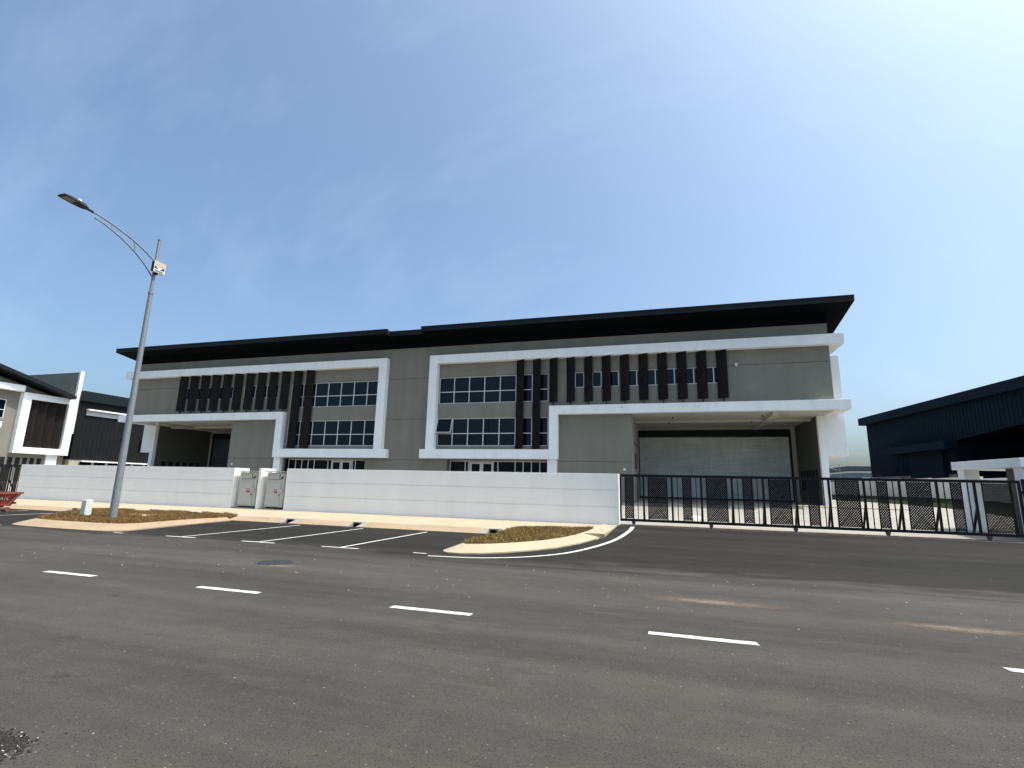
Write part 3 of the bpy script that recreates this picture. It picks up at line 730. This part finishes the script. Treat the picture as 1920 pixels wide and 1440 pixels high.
roof_wing(XC-27.86, XC-1.36, 31.15, 'roof')
roof_wing(XC-1.33, XC+1.33, 31.57, 'roof')
mb = MB(); mb.box((XC-26.78, YW-.04, WTOP-.01), (XC+26.78, YW+.4, 11.96)); mb.build('head_flashing', 'soffit_black', fac)
mb = MB(); mb.prism([(YW+.4, 11.2), (50, 8.8), (50, 8.9), (YW+.4, 11.75)], 'x', XC-26.7, XC+26.7); mb.build('ceiling_liner', 'soffit_black', fac)
# hall behind
mb = MB(); mb.box((XC-26.7, 47.0, FZ), (XC+26.7, 85, 8.6)); mb.box((XC-26.5, YB+.25, FZ), (XC+26.5, 47, 6.5)); mb.build('rear_hall', 'blackhall', fac)

# ================================================================== BOUNDARY WALL, CABINETS, GATES
YP = 21.70
def wall_seg(name, x0, x1, label):
    mb = MB(); g_ = .017
    for a, c in ((-.05, .82-g_), (.82+g_, 1.50-g_), (1.50+g_, 2.165)):
        mb.box((x0, YP, a), (x1, YP+.15, c))
    for z in (.82, 1.50): mb.box((x0+.002, YP+.022, z-g_-.001), (x1-.002, YP+.149, z+g_+.001))
    o = mb.build(name, 'wallwhite', bevel=.006); return tag(o, label, 'wall', 'white boundary walls along the footway')
wl = wall_seg('boundary_wall', -38.0, -21.66, 'long white plastered boundary wall behind the street lamp')
wr = wall_seg('boundary_wall', -18.38, -1.98, 'white plastered boundary wall between the grey cabinets and the black gate')
wp = wall_seg('boundary_wall', -20.10, -19.94, 'narrow white wall pier standing between the two grey cabinets')
mb = MB(); mb.box((-21.82, YP+.15, -.05), (-21.66, YP+1.0, 2.163)); mb.build('return_wall', 'wallwhite', wl)
mb = MB(); mb.box((-18.38, YP+.15, -.05), (-18.22, YP+1.0, 2.163)); mb.box((-2.16, YP+.15, -.05), (-1.98, YP+.6, 2.163)); mb.build('return_wall', 'wallwhite', wr)
mb = MB(); mb.box((-20.10, YP+.15, -.05), (-19.94, YP+1.0, 2.163)); mb.build('return_wall', 'wallwhite', wp)
mb = MB(); mb.box((-21.66, YP+.85, -.05), (-18.38, YP+1.0, 1.70)); mb.build('niche_back_wall', 'wallwhite', wp)
for x0, x1 in ((-21.655, -20.105), (-19.935, -18.385)):
    mb = MB(); mb.box((x0, YP+.02, -.03), (x1, YP+.84, .165)); o = mb.build('plinth', 'inlet', wp)

def cabinet(x0, label):
    wd, y0, y1 = 1.10, YP+.17, YP+.72
    c = empty('meter_cabinet', (x0+wd/2, y0, .165), label, 'cabinet', 'grey meter cabinets in the wall niches')
    mb = MB(); mb.box((x0, y0, .24), (x0+wd, y1, 1.95)); mb.build('body', 'cab', c, bevel=.01)
    mb = MB(); mb.box((x0+.06, y0+.06, .165), (x0+wd-.06, y1-.06, .24)); mb.build('base', 'cabdark', c)
    mb = MB(); mb.box((x0-.10, y0-.12, 1.985), (x0+wd+.14, y1+.05, 2.025)); mb.build('rain_hood', 'cab', c)
    mb = MB()
    for q in (x0+.05, x0+wd-.09): mb.box((q, y0+.1, 1.95), (q+.04, y0+.14, 1.985))
    mb.build('hood_strut', 'cab', c)
    mb = MB(); mb.box((x0+.04, y0-.022, .29), (x0+wd-.20, y0-.002, 1.46)); d = mb.build('door', 'cab', c, bevel=.006)
    mb = MB(); mb.box((x0+.52, y0-.034, .93), (x0+.74, y0-.0225, 1.02)); mb.build('red_label', 'redprint', d)
    mb = MB()
    for i, wd_ in enumerate((.05, .03, .06)): mb.box((x0+.535+i*.065, y0-.0345, 1.06), (x0+.535+i*.065+wd_*.7, y0-.0225, 1.12))
    mb.build('red_mark', 'redprint', d)
    mb = MB(); mb.box((x0+wd-.26, y0-.05, .80), (x0+wd-.215, y0-.021, .86)); mb.build('lock', 'cabdark', d)
    mb = MB(); mb.box((x0+.12, y0-.016, 1.62), (x0+.78, y0-.002, 1.88)); mb.build('inspection_panel', 'cab', c, bevel=.008)
    mb = MB(); mb.box((x0+.15, y0-.018, 1.605), (x0+.78, y0-.002, 1.62)); mb.box((x0+.785, y0-.018, 1.61), (x0+.80, y0-.002, 1.88)); mb.build('panel_seal', 'cabdark', c)
    mb = MB(); mb.box((x0+wd-.27, y0-.07, 1.00), (x0+wd-.06, y0-.003, 1.16)); mb.build('padlock_box', 'cab', c, bevel=.006)
    mb = MB(); mb.prism([(x0+wd-.2, 1.62), (x0+wd-.08, 1.74), (x0+wd-.1, 1.77), (x0+wd-.22, 1.66)], 'y', y0-.05, y0-.002); mb.build('hasp', 'cabdark', c)
cabinet(-21.42, 'grey steel meter cabinet in the niche next to the long wall behind the lamp')
cabinet(-19.70, 'grey steel meter cabinet in the niche next to the wall leading to the gate')

# ---- sliding gate with expanded-metal panels
YG = 21.76
def lattice(x0, x1, z0, z1, y, pitch=.075, bw=.03):
    """expanded-metal sheet: two crossing sets of flat diagonal strands"""
    mb = MB(); W_, H_ = x1-x0, z1-z0; sl = 1.15
    for sg in (1, -1):
        k = -H_/sl
        while k < W_:
            # line x = k + t/sl , clip to [0,W]
            t0, t1 = max(0, -k*sl), min(H_, (W_-k)*sl)
            if t1-t0 > .01:
                a = (k+t0/sl, t0); c = (k+t1/sl, t1)
                if sg < 0: a = (W_-a[0], a[1]); c = (W_-c[0], c[1])
                d = Vector((c[0]-a[0], c[1]-a[1])).normalized(); nrm = Vector((-d.y, d.x))*bw/2
                yy_ = y+(.004 if sg > 0 else -.004)
                q = [(a[0]-nrm.x, a[1]-nrm.y), (c[0]-nrm.x, c[1]-nrm.y), (c[0]+nrm.x, c[1]+nrm.y), (a[0]+nrm.x, a[1]+nrm.y)]
                q = [(min(max(p[0], 0), W_), min(max(p[1], 0), H_)) for p in q]
                mb.prism([(x0+p[0], z0+p[1]) for p in q], 'y', yy_-.003, yy_+.003)
            k += pitch
    return mb
def gate(x0, x1, flip, big, small, thick, thin, label, ybase=YG):
    L = x1-x0
    def fx(x): return x if not flip else flip-x
    gt = empty('sliding_gate', (fx((x0+x1)/2), ybase, .14), label, 'gate', 'black sliding gates')
    zt, zb = 2.155, .29
    mb = MB(); mb.box((fx(x0), ybase-.035, zt-.10), (fx(x1), ybase+.035, zt)); mb.build('top_rail', 'gate', gt)
    mb = MB(); mb.box((fx(x0), ybase-.035, zb), (fx(x1), ybase+.035, zb+.10)); mb.box((fx(x0), ybase+.42, zb+.02), (fx(x1), ybase+.47, zb+.07)); mb.build('bottom_rail', 'gate', gt)
    for X in (x0, x1-.07):
        mb = MB(); mb.box((fx(X), ybase-.033, zb+.10), (fx(X+.07), ybase+.033, zt-.085)); mb.build('end_stile', 'gate', gt)
    for a, c in big+small:
        mb = lattice(min(fx(a), fx(c))+.02, max(fx(a), fx(c))-.02, zb+.11, zt-.10, ybase, .082, .054); o = mb.build('mesh_panel', 'gate', gt)
        mb = MB()
        for q in (a, c-.035): mb.box((fx(q), ybase-.02, zb+.10), (fx(q+.035), ybase+.02, zt-.085))
        mb.build('panel_edge', 'gate', o)
    for X in thick:
        mb = MB(); mb.box((fx(X-.037), ybase-.028, zb+.10), (fx(X+.037), ybase+.028, zt-.085)); mb.build('post', 'gate', gt)
        mb = MB(); mb.bar((fx(X), ybase+.03, 1.18), (fx(X), ybase+.445, zb+.06), .06, .06); mb.build('brace', 'gate', gt)
    for X in thin:
        mb = MB(); mb.box((fx(X-.015), ybase-.014, zb+.10), (fx(X+.015), ybase+.014, zt-.085)); mb.build('bar', 'gate', gt)
    for t in (.04, .26, .48, .70, .92):
        X = x0+L*t; mb = MB()
        mb.tube([(fx(X), ybase-.02, .215), (fx(X), ybase+.02, .215)], .062, 14); mb.box((fx(X-.07), ybase-.04, .22), (fx(X+.07), ybase+.04, zb-.001))
        mb.build('wheel', 'iron', gt)
    return gt
big = [(-.82, -.05), (1.39, 2.17), (3.62, 4.38), (5.85, 6.62), (8.07, 8.81), (10.27, 11.10)]
small = [(-1.73, -1.37), (.51, .86), (2.71, 3.08), (4.93, 5.30), (7.16, 7.50), (9.37, 9.70)]
thick = [-.98, .12, 1.22, 2.34, 3.44, 4.55, 5.65, 6.77, 7.87, 8.98, 10.07]
thin = [-1.21, .33, 1.03, 2.54, 3.24, 4.74, 5.47, 6.98, 7.67, 9.19, 9.88]
gate(-1.93, 11.35, None, big, small, thick, thin, 'long black sliding gate with mesh panels across the drive')
gate(-1.93, 11.35, -39.97, big, small, thick, thin, 'black sliding gate with mesh panels behind the red skip')
for x0, x1 in ((-1.95, 13.5), (-52, -38.0)):
    mb = MB(); mb.box((x0, YG-.022, .13), (x1, YG+.022, .155)); o = mb.build('gate_track', 'rust'); tag(o, 'rusty steel ground track under the %s gate' % ('wide' if x0 > -10 else 'far'), 'track', 'gate tracks')
mb = MB(); mb.box((-60, 21.55, -.05), (-38, 22.12, .135)); o = mb.build('gate_apron', 'kerb'); o['kind'] = 'structure'

# gate receiving post and white portal (refuse store) at the lot corner
mb = MB(); mb.box((11.42, YG-.05, .1), (11.54, YG+.07, 2.2)); mb.box((11.36, YG-.05, 1.7), (11.42, YG+.07, 1.8))
tag(mb.build('gate_post', 'gate'), 'black steel stop post at the end of the long gate', 'post')
por = empty('refuse_store', (11.3, 23.5, .2), 'white plastered portal with flat lintel behind the gate end', 'shelter')
A_ = Vector((11.62, 22.05, 0)); d_ = Vector((-.156, .988, 0)); e_ = Vector((.988, .156, 0))
def pbox(mb, t0, t1, w0, w1, z0, z1):
    vs = [A_+d_*t+e_*w_+Vector((0, 0, z)) for z in (z0, z1) for (t, w_) in ((t0, w0), (t0, w1), (t1, w1), (t1, w0))]
    return mb.add(vs, [(0,3,2,1),(4,5,6,7),(0,1,5,4),(1,2,6,5),(2,3,7,6),(3,0,4,7)])
mb = MB(); pbox(mb, 0, .35, 0, 2.2, .05, 2.62); mb.build('pier', 'white', por, bevel=.01)
mb = MB(); pbox(mb, 2.75, 3.1, 0, .55, .05, 2.62); mb.build('pier', 'white', por, bevel=.01)
mb = MB(); pbox(mb, -.12, 3.25, -.1, 2.35, 2.62, 2.93); mb.build('lintel_slab', 'white', por, bevel=.01)
mb = MB(); pbox(mb, .352, 1.45, .55, .70, .05, 2.618); mb.build('inner_screen', 'porch', por)

# side boundary wall
mb = MB()
for y0, y1 in zip(range(24, 96, 6), range(30, 102, 6)):
    zb_ = yard_z((y0+y1)/2)+.42; mb.box((17.0, y0+.01, zb_-.5), (17.15, y1-.01, zb_+1.40))
tag(mb.build('side_wall', 'wallwhite'), 'long pale wall on the grass bank beside the yard', 'wall')

# ================================================================== STREET LAMP
LX, LY = -18.63, 13.60
lamp = empty('street_lamp', (LX, LY, KZ), 'tall galvanised street lamp with double curved arm on the island', 'street lamp')
mb = MB(); mb.tube([(LX, LY, .10), (LX, LY, 5.0), (LX, LY, 8.45)], [.125, .095, .075], 18); mb.build('pole', 'lampsteel', lamp, smooth=True)
mb = MB(); mb.tube([(LX, LY, 8.45), (LX, LY, 10.62)], [.062, .055], 16); mb.build('upper_pole', 'lampsteel', lamp, smooth=True)
mb = MB(); mb.tube([(LX, LY, 10.60), (LX, LY, 10.66)], .065, 16); mb.tube([(LX, LY, 8.42), (LX, LY, 8.49)], .092, 16); mb.build('collar', 'lampsteel', lamp, smooth=True)
mb = MB(); mb.box((LX-.135, LY-.10, 2.80), (LX-.07, LY-.03, 2.93)); mb.build('number_tag', 'cabdark', lamp)
def arm_path(pts):
    q = smooth_line(pts, 18); return [Vector((LX, y, z)) for y, z in q]
up_arm = arm_path([(13.6, 9.70), (12.78, 10.10), (12.0, 10.34), (11.4, 10.46), (10.95, 10.50)])
lo_arm = arm_path([(13.6, 9.03), (13.2, 9.43), (12.77, 9.74), (12.35, 9.97), (11.98, 10.12), (11.57, 10.26), (11.26, 10.32)])
mb = MB(); mb.tube(up_arm, .030, 10); mb.build('upper_arm', 'lampsteel', lamp, smooth=True)
mb = MB(); mb.tube(lo_arm, .026, 10); mb.build('lower_arm', 'lampsteel', lamp, smooth=True)
for i in (5, 10):
    a = up_arm[i]; k = min(lo_arm, key=lambda q: abs(q.y-a.y-.02))
    mb = MB(); mb.tube([a, k], .022, 8); mb.build('arm_spacer', 'lampsteel', lamp)
hd = MB()                                                                        # flat LED head, pointed nose
prof = [(11.0, .06, .045), (10.86, .16, .06), (10.6, .20, .06), (10.3, .205, .045), (10.22, .20, .03), (10.18, .18, .02)]
hv = []
for y, hw, ht in prof:
    zc = 10.47+(11.0-y)*.09
    hv += [(LX-hw, y, zc), (LX+hw, y, zc), (LX+hw*.75, y, zc+ht*1.6), (LX-hw*.75, y, zc+ht*1.6)]
hf = [(0, 3, 2, 1), tuple(4*(len(prof)-1)+k for k in range(4))]
for i in range(len(prof)-1):
    for k in range(4): hf.append((4*i+k, 4*i+(k+1) % 4, 4*i+4+(k+1) % 4, 4*i+4+k))
hd.add(hv, hf); head = hd.build('lamp_head', 'lamp_dark', lamp)
mb = MB(); mb.add([(LX-.13, 10.56, 10.503), (LX+.13, 10.56, 10.503), (LX+.13, 10.26, 10.530), (LX-.13, 10.26, 10.530), (LX-.13, 10.56, 10.511), (LX+.13, 10.56, 10.511), (LX+.13, 10.26, 10.538), (LX-.13, 10.26, 10.538)],
                 [(0,3,2,1),(4,5,6,7),(0,1,5,4),(1,2,6,5),(2,3,7,6),(3,0,4,7)]); mb.build('lens', 'lens', head)
mb = MB(); mb.tube([(LX, 10.72, 10.6), (LX, 10.72, 10.67), (LX, 10.72, 10.70)], [.06, .055, .03], 14); mb.build('photocell', 'print_white', head, smooth=True)
mb = MB(); mb.tube([(LX, 10.98, 10.50), (LX, 11.18, 10.48)], .042, 12); mb.build('spigot', 'lamp_dark', head)
# small printed control box strapped to the pole
cb = MB(); cb.box((LX+.07, LY-.20, 9.26), (LX+.22, LY+.24, 9.68)); box_o = cb.build('control_box', 'print_white', lamp, bevel=.008)
x_ = LX+.223
def pr(poly, mt, name, dx=0):
    q = MB(); q.prism([(LY+.02+a, 9.26+z) for a, z in poly], 'x', x_-.006, x_+dx+.002); q.build(name, mt, box_o)
pr([(-.20, .21), (.20, .21), (.20, .41), (-.20, .41)], 'print_beige', 'printed_field')
pr([(-.20, .24), (-.20, .13), (-.03, .12), (-.09, .16)], 'print_navy', 'printed_wedge', .002)
pr([(.19, .24), (.19, .13), (.01, .12), (.08, .18)], 'print_navy', 'printed_wedge', .002)
q = MB()
for i in range(7):
    q.box((x_-.006, LY-.16+i*.053, 9.285), (x_+.003, LY-.125+i*.053, 9.345))
q.build('printed_line', 'lamp_dark', box_o)
mb = MB(); mb.box((LX+.08, LY-.206, 9.27), (LX+.21, LY-.201, 9.67)); mb.build('box_side', 'lamp_dark', box_o)
mb = MB(); mb.box((LX+.0, LY-.06, 9.20), (LX+.12, LY+.06, 9.259)); mb.build('box_bracket', 'lamp_dark', box_o)

# marker post on the island
mp_ = MB(); mp_.box((-20.29, 13.62, .1), (-20.06, 13.86, .73))
o = mp_.build('marker_post', 'concrete_post', bevel=.02); tag(o, 'short square white concrete marker post on the lamp island', 'post')
# small dark valve cover in the grass
mb = MB(); mb.tube([(-18.35, 16.6, .14), (-18.35, 16.6, .22)], .12, 14); mb.tube([(-18.35, 16.6, .22), (-18.35, 16.6, .25)], .14, 14)
tag(mb.build('valve_cover', 'iron'), 'small dark round valve cover standing in the grass', 'valve cover')

# ================================================================== RED SKIP
skip = empty('skip_bin', (-29.2, 14.7, 0), 'worn red steel roll-off skip with white lettering, parked in a bay before the kerb', 'skip')
xa, xb, ya, yb = -31.6, -26.7, 13.7, 15.5
mb = MB()
T = [(xa, ya, .84), (xb+.12, ya, .84), (xb+.12, yb, .84), (xa, yb, .84)]; Bq = [(xa+.3, ya+.18, .26), (xb-.17, ya+.18, .26), (xb-.17, yb-.18, .26), (xa+.3, yb-.18, .26)]
def inset(q, d, z=None): 
    cx = sum(p[0] for p in q)/4; cy2 = sum(p[1] for p in q)/4
    return [(p[0]+(d if p[0] < cx else -d), p[1]+(d if p[1] < cy2 else -d), p[2] if z is None else z) for p in q]
Ti = inset(T, .05); Bi = inset(Bq, .05, .31)
mb.add(T+Bq+Ti+Bi, [(0,1,5,4),(1,2,6,5),(2,3,7,6),(3,0,4,7),(4,5,6,7),(8,11,15,12),(9,8,12,13),(10,9,13,14),(11,10,14,15),(12,15,14,13),(0,3,11,8),(1,0,8,9),(2,1,9,10),(3,2,10,11)])
mb.build('hopper', 'redpaint', skip)
mb = MB(); r_ = .05
for a, c in zip(T, T[1:]+T[:1]): mb.bar(a, c, .10, .09)
mb.build('rim', 'rust', skip)
for i, t in enumerate(np.linspace(.02, .98, 6)):
    mb = MB(); p0 = Vector(T[0]).lerp(Vector(T[1]), t); p1 = Vector(Bq[0]).lerp(Vector(Bq[1]), t); mb.bar(p0+Vector((0, -.035, 0)), p1+Vector((0, -.035, 0)), .09, .07); mb.build('rib', 'rust', skip)
for yy_ in (ya+.25, (ya+yb)/2, yb-.25):
    mb = MB(); p0 = Vector((xb+.14, yy_, .80)); p1 = Vector((xb-.15, yy_, .26)); mb.bar(p0, p1, .09, .07); mb.build('end_rib', 'rust', skip)
mb = MB(); mb.box((xb-.12, ya+.1, .33), (xb+.03, yb-.1, .43)); mb.build('bumper', 'rust', skip)
mb = MB(); mb.box((xa+.3, ya+.45, .17), (xb-.2, ya+.57, .262)); mb.box((xa+.3, yb-.57, .17), (xb-.2, yb-.45, .262)); mb.build('skid_rail', 'rust', skip)
for X in (xa+.6, xb-.24):
    for Y in (ya+.10, yb-.22):
        mb = MB(); mb.tube([(X, Y, .105), (X, Y+.12, .105)], .10, 16); mb.build('roller', 'rust', skip)
tcv = bpy.data.curves.new('skip_lettering', 'FONT'); tcv.body = 'LA1L'; tcv.size = .21; tcv.extrude = .004; tcv.align_x = 'RIGHT'
to = bpy.data.objects.new('tmp_text', tcv); COL.objects.link(to)
bpy.context.view_layer.update()
tm = bpy.data.meshes.new_from_object(to.evaluated_get(bpy.context.evaluated_depsgraph_get())); bpy.data.objects.remove(to)
tm.materials.clear(); tm.materials.append(M['print_white'])
nrm = math.atan2(.18, .58)
lo_ = bpy.data.objects.new('lettering', tm); COL.objects.link(lo_); lo_.parent = skip; lo_.matrix_parent_inverse = Matrix.Translation(skip.location).inverted()
lo_.location = (-26.98, ya+.078, .53); lo_.rotation_euler = (R(90)+nrm, 0, 0)
skip.location = (-27.9, 12.98, 0); skip.rotation_euler = (0, 0, R(90)); skip.scale = (1, 1, .93)

# ================================================================== NEIGHBOURS
# left: a like factory whose front faces the side street (+X)
NX = -62.0
nb = empty('factory_building', (-66, 34, .8), 'neighbouring black and white factory with louvred white box frame', 'building')
mb = MB(); mb.box((-74, 20, .4), (NX-.55, 39.3, 6.2)); mb.prism([(20, 14.0), (20, 6.2), (39.3, 6.2), (39.3, 9.3)], 'x', -74, NX-.56); mb.build('wall', 'grey', nb)
mb = MB(); mb.box((NX-.55, 20, 9.72), (NX+.25, 34.25, 10.32)); mb.box((NX-.55, 20, 5.98), (NX+.15, 33.0, 6.55)); mb.build('white_band', 'white', nb, bevel=.012)
fr = MB(); y0, y1, z0, z1 = 34.38, 39.35, 3.62, 9.72
for a, c, d, e2 in ((y0, y1, z0, z0+.62), (y0, y1, z1-.62, z1), (y0, y0+.75, z0+.62, z1-.62), (y1-.75, y1, z0+.62, z1-.62)):
    fr.box((NX-1.2, a, d), (NX, c, e2))
fr.build('white_box_frame', 'white', nb, bevel=.012)
mb = MB(); mb.box((NX-1.19, y0+.75, z0+.62), (NX-.9, y1-.75, z1-.62)); mb.build('frame_back', 'cabdark', nb)
for i in range(4):
    yc = y0+.75+.44+i*.86; mb = MB()
    for sgn in (1,):
        n_ = Vector((math.sin(R(20)), math.cos(R(20)), 0))*.36; c0 = Vector((NX-.35, yc, 0))
        mb.bar(c0-n_+Vector((0, 0, (z0+z1)/2)), c0+n_+Vector((0, 0, (z0+z1)/2)), .05, z1-z0-1.26)
    mb.build('louvre_fin', 'finbrown' if 'finbrown' in M else 'fin', nb)
mb = MB(); mb.box((NX-1.1, 37.6, .4), (NX-.35, 38.6, 3.62)); mb.build('white_pier', 'white', nb)
for k in range(3):
    w0 = 28.6+k*1.6; fm = MB()
    for q in (w0, w0+.75, w0+1.5): fm.box((NX-.56, q-.03, 6.95), (NX-.50, q+.03, 8.75))
    for q in (6.95, 7.75, 8.75): fm.box((NX-.56, w0, q-.03), (NX-.505, w0+1.5, q+.03))
    o = fm.build('window', 'alu', nb); p = MB(); p.box((NX-.56, w0+.03, 6.98), (NX-.53, w0+1.47, 8.72)); p.build('pane', 'glass', o)
mb = MB(); mb.box((NX-.56, 25, .5), (NX-.5, 33.2, 4.9)); mb.build('bay_opening', 'cabdark', nb)
for k in range(6):
    mb = MB(); mb.box((NX-.56, 33.8+k*.62, 2.2), (NX-.53, 34.2+k*.62, 3.2)); mb.build('vent_panel', 'cabdark', nb)
mb = MB(); mb.prism([(18, 15.75), (18, 15.4), (38.6, 9.62), (38.6, 9.97)], 'x', -75, NX+.9); mb.build('roof', 'black', nb)
mb = MB(); mb.box((-76, 39.3, 6), (NX-.5, 39.6, 12.85)); mb.build('fire_wall', 'grey', nb)
mb = MB(); mb.box((NX-.5, 39.25, 6), (NX-.2, 39.62, 12.95)); mb.build('painted_lit_end', 'white', nb)  # white colour stands in for sunlight on the fire wall's end face
mb = MB(); mb.box((-76, 39.62, 3.25), (NX, 70, 9.7)); hall = mb.build('hall', 'blackhall', nb)
mb = MB()
for y in np.arange(39.8, 69.8, .45): mb.box((NX, y, 3.26), (NX+.02, y+.06, 9.69))
mb.build('cladding_rib', 'blackhall', hall)
mb = MB(); mb.box((-76, 39.62, 9.7), (NX+.35, 70, 10.8)); mb.build('parapet', 'black', nb)
mb = MB(); mb.box((-76, 39.63, .4), (NX-.06, 70, 3.25)); mb.build('plinth_wall', 'beige', nb)
mb = MB(); mb.box((NX, 40.35, 8.72), (NX+.45, 52, 8.86)); mb.build('window_hood', 'white', nb)
mb = MB()
for k in range(5): mb.box((NX, 40.4, 8.18+k*.10), (NX+.10, 51.9, 8.25+k*.10))
mb.build('louvre_window', 'alu', nb)
mb = MB(); mb.box((NX-.07, 40.6, 3.05), (NX+.4, 52, 3.17)); mb.build('window_hood', 'white', nb)
wn_ = MB(); wn_.box((NX-.065, 40.7, 1.6), (NX-.03, 51.8, 3.05)); wn_.build('window', 'glass', nb)
mb = MB()
for y in np.arange(41.9, 51, 1.5): mb.box((NX-.06, y, 1.6), (NX-.02, y+.25, 3.05))
mb.build('mullion', 'cab', nb)
mb = MB(); mb.box((NX, 47.0, 4.9), (NX+.3, 48.2, 6.0)); mb.build('air_vent', 'black', nb)

# right: navy hall, turned a few degrees
nv = empty('warehouse', (21.5, 52, 1), 'dark navy clad warehouse beyond the side wall', 'building')
O_ = Vector((20.2, 62.3, 0)); dn = Vector((.130, -.9915, 0)); en = Vector((.9915, .130, 0))
def nbox(mb, t0, t1, w0, w1, z0, z1):
    vs = [O_+dn*t+en*w_+Vector((0, 0, z)) for z in (z0, z1) for (t, w_) in ((t0, w0), (t0, w1), (t1, w1), (t1, w0))]
    return mb.add(vs, [(0,3,2,1),(4,5,6,7),(0,1,5,4),(1,2,6,5),(2,3,7,6),(3,0,4,7)])
def nprism(mb, poly, w0, w1):
    n_ = len(poly)
    vs = [O_+dn*t+en*w_+Vector((0, 0, z)) for w_ in (w0, w1) for t, z in poly]
    return mb.add(vs, [tuple(range(n_))[::-1], tuple(range(n_, 2*n_))]+[(i, (i+1) % n_, n_+(i+1) % n_, n_+i) for i in range(n_)])
mb = MB(); nprism(mb, [(0, 3.3), (0, 8.7), (40, 8.7), (40, 9.6), (40, 9.0), (40, 8.0), (12.9, 5.88), (12.9, 3.3)], .02, 22); hallr = mb.build('wall', 'navy', nv)
mb = MB()
for t in np.arange(.2, 39, .4):
    zb_ = 3.31 if t < 12.7 else 5.9+(t-12.9)*.0785
    nbox(mb, t, t+.06, -.004, .021, zb_, 8.69)
mb.build('cladding_rib', 'navy', hallr)
mb = MB(); nbox(mb, -.6, 40, -.45, 22.5, 8.7, 9.45); mb.build('roof_fascia', 'navy', nv)
mb = MB(); nbox(mb, .1, 12.9, .08, 22, .6, 3.3); mb.build('plinth_wall', 'beige', nv)
mb = MB(); nbox(mb, 1.2, 5.0, -.35, .1, 2.95, 3.12); mb.build('window_hood', 'white', nv)
mb = MB(); nbox(mb, 1.3, 4.9, .05, .09, 1.9, 2.95); mb.build('window', 'glass', nv)
mb = MB(); nbox(mb, 4.9, 13.6, -1.0, .03, 5.25, 5.85); mb.build('canopy', 'navy', nv)
mb = MB(); nbox(mb, 7.3, 11.9, -.25, .03, .6, 5.25); mb.build('bay_box', 'navy', nv)
mb = MB(); nbox(mb, 12.95, 40, 5.0, 5.2, .6, 8.6); mb.build('loading_bay_back', 'soffit_black', nv)
mb = MB(); nbox(mb, 12.9, 13.1, .03, 5.0, .6, 5.9); mb.build('loading_bay_return', 'navy', nv)
mb = MB(); nprism(mb, [(12.95, 5.87), (40, 7.99), (40, 8.1), (12.95, 5.98)], .03, 5.0); mb.build('loading_bay_soffit', 'soffit_black', nv)
mb = MB(); nbox(mb, 15.4, 18.4, 4.75, 5.0, 2.4, 2.55); mb.build('window_hood', 'white', nv)

# far pale shed and distant lamps beyond the lot
fs = empty('far_shed', (52, 150, 0), 'far pale blue flat-roofed shed', 'building')
mb = MB(); mb.box((44.0, 150, 0), (70, 175, 7.3)); mb.build('wall', 'pale', fs)
mb = MB(); mb.box((43.2, 149, 7.3), (71, 176, 8.3)); mb.build('roof', 'shedroof', fs)
mb = MB(); mb.box((43.9, 149.9, 6.7), (70.1, 175.1, 7.1)); mb.build('eaves_band', 'white', fs)
for k in range(8):
    mb = MB(); mb.box((46.5+k*3, 149.85, 2.6), (48.2+k*3, 149.99, 5.6)); mb.build('window', 'alu', fs)
def far_lamp(x_, y_, label):
    e_ = empty('street_lamp', (x_, y_, 0), label, 'street lamp', 'far street lamps')
    mb = MB(); mb.tube([(x_, y_, 0), (x_, y_, 8.2)], [.12, .07], 8); mb.build('pole', 'lampsteel', e_)
    mb = MB(); mb.tube([(x_, y_, 6.7), (x_-2.2, y_, 7.5), (x_-3.4, y_, 7.8)], .06, 6); mb.build('arm', 'lampsteel', e_)
far_lamp(39.0, 140, 'far street lamp seen past the white porch column')

print('objects', len(bpy.data.objects), 'tris', sum(len(o.data.loop_triangles) or len(o.data.polygons)*2 for o in bpy.data.objects if o.type == 'MESH'))
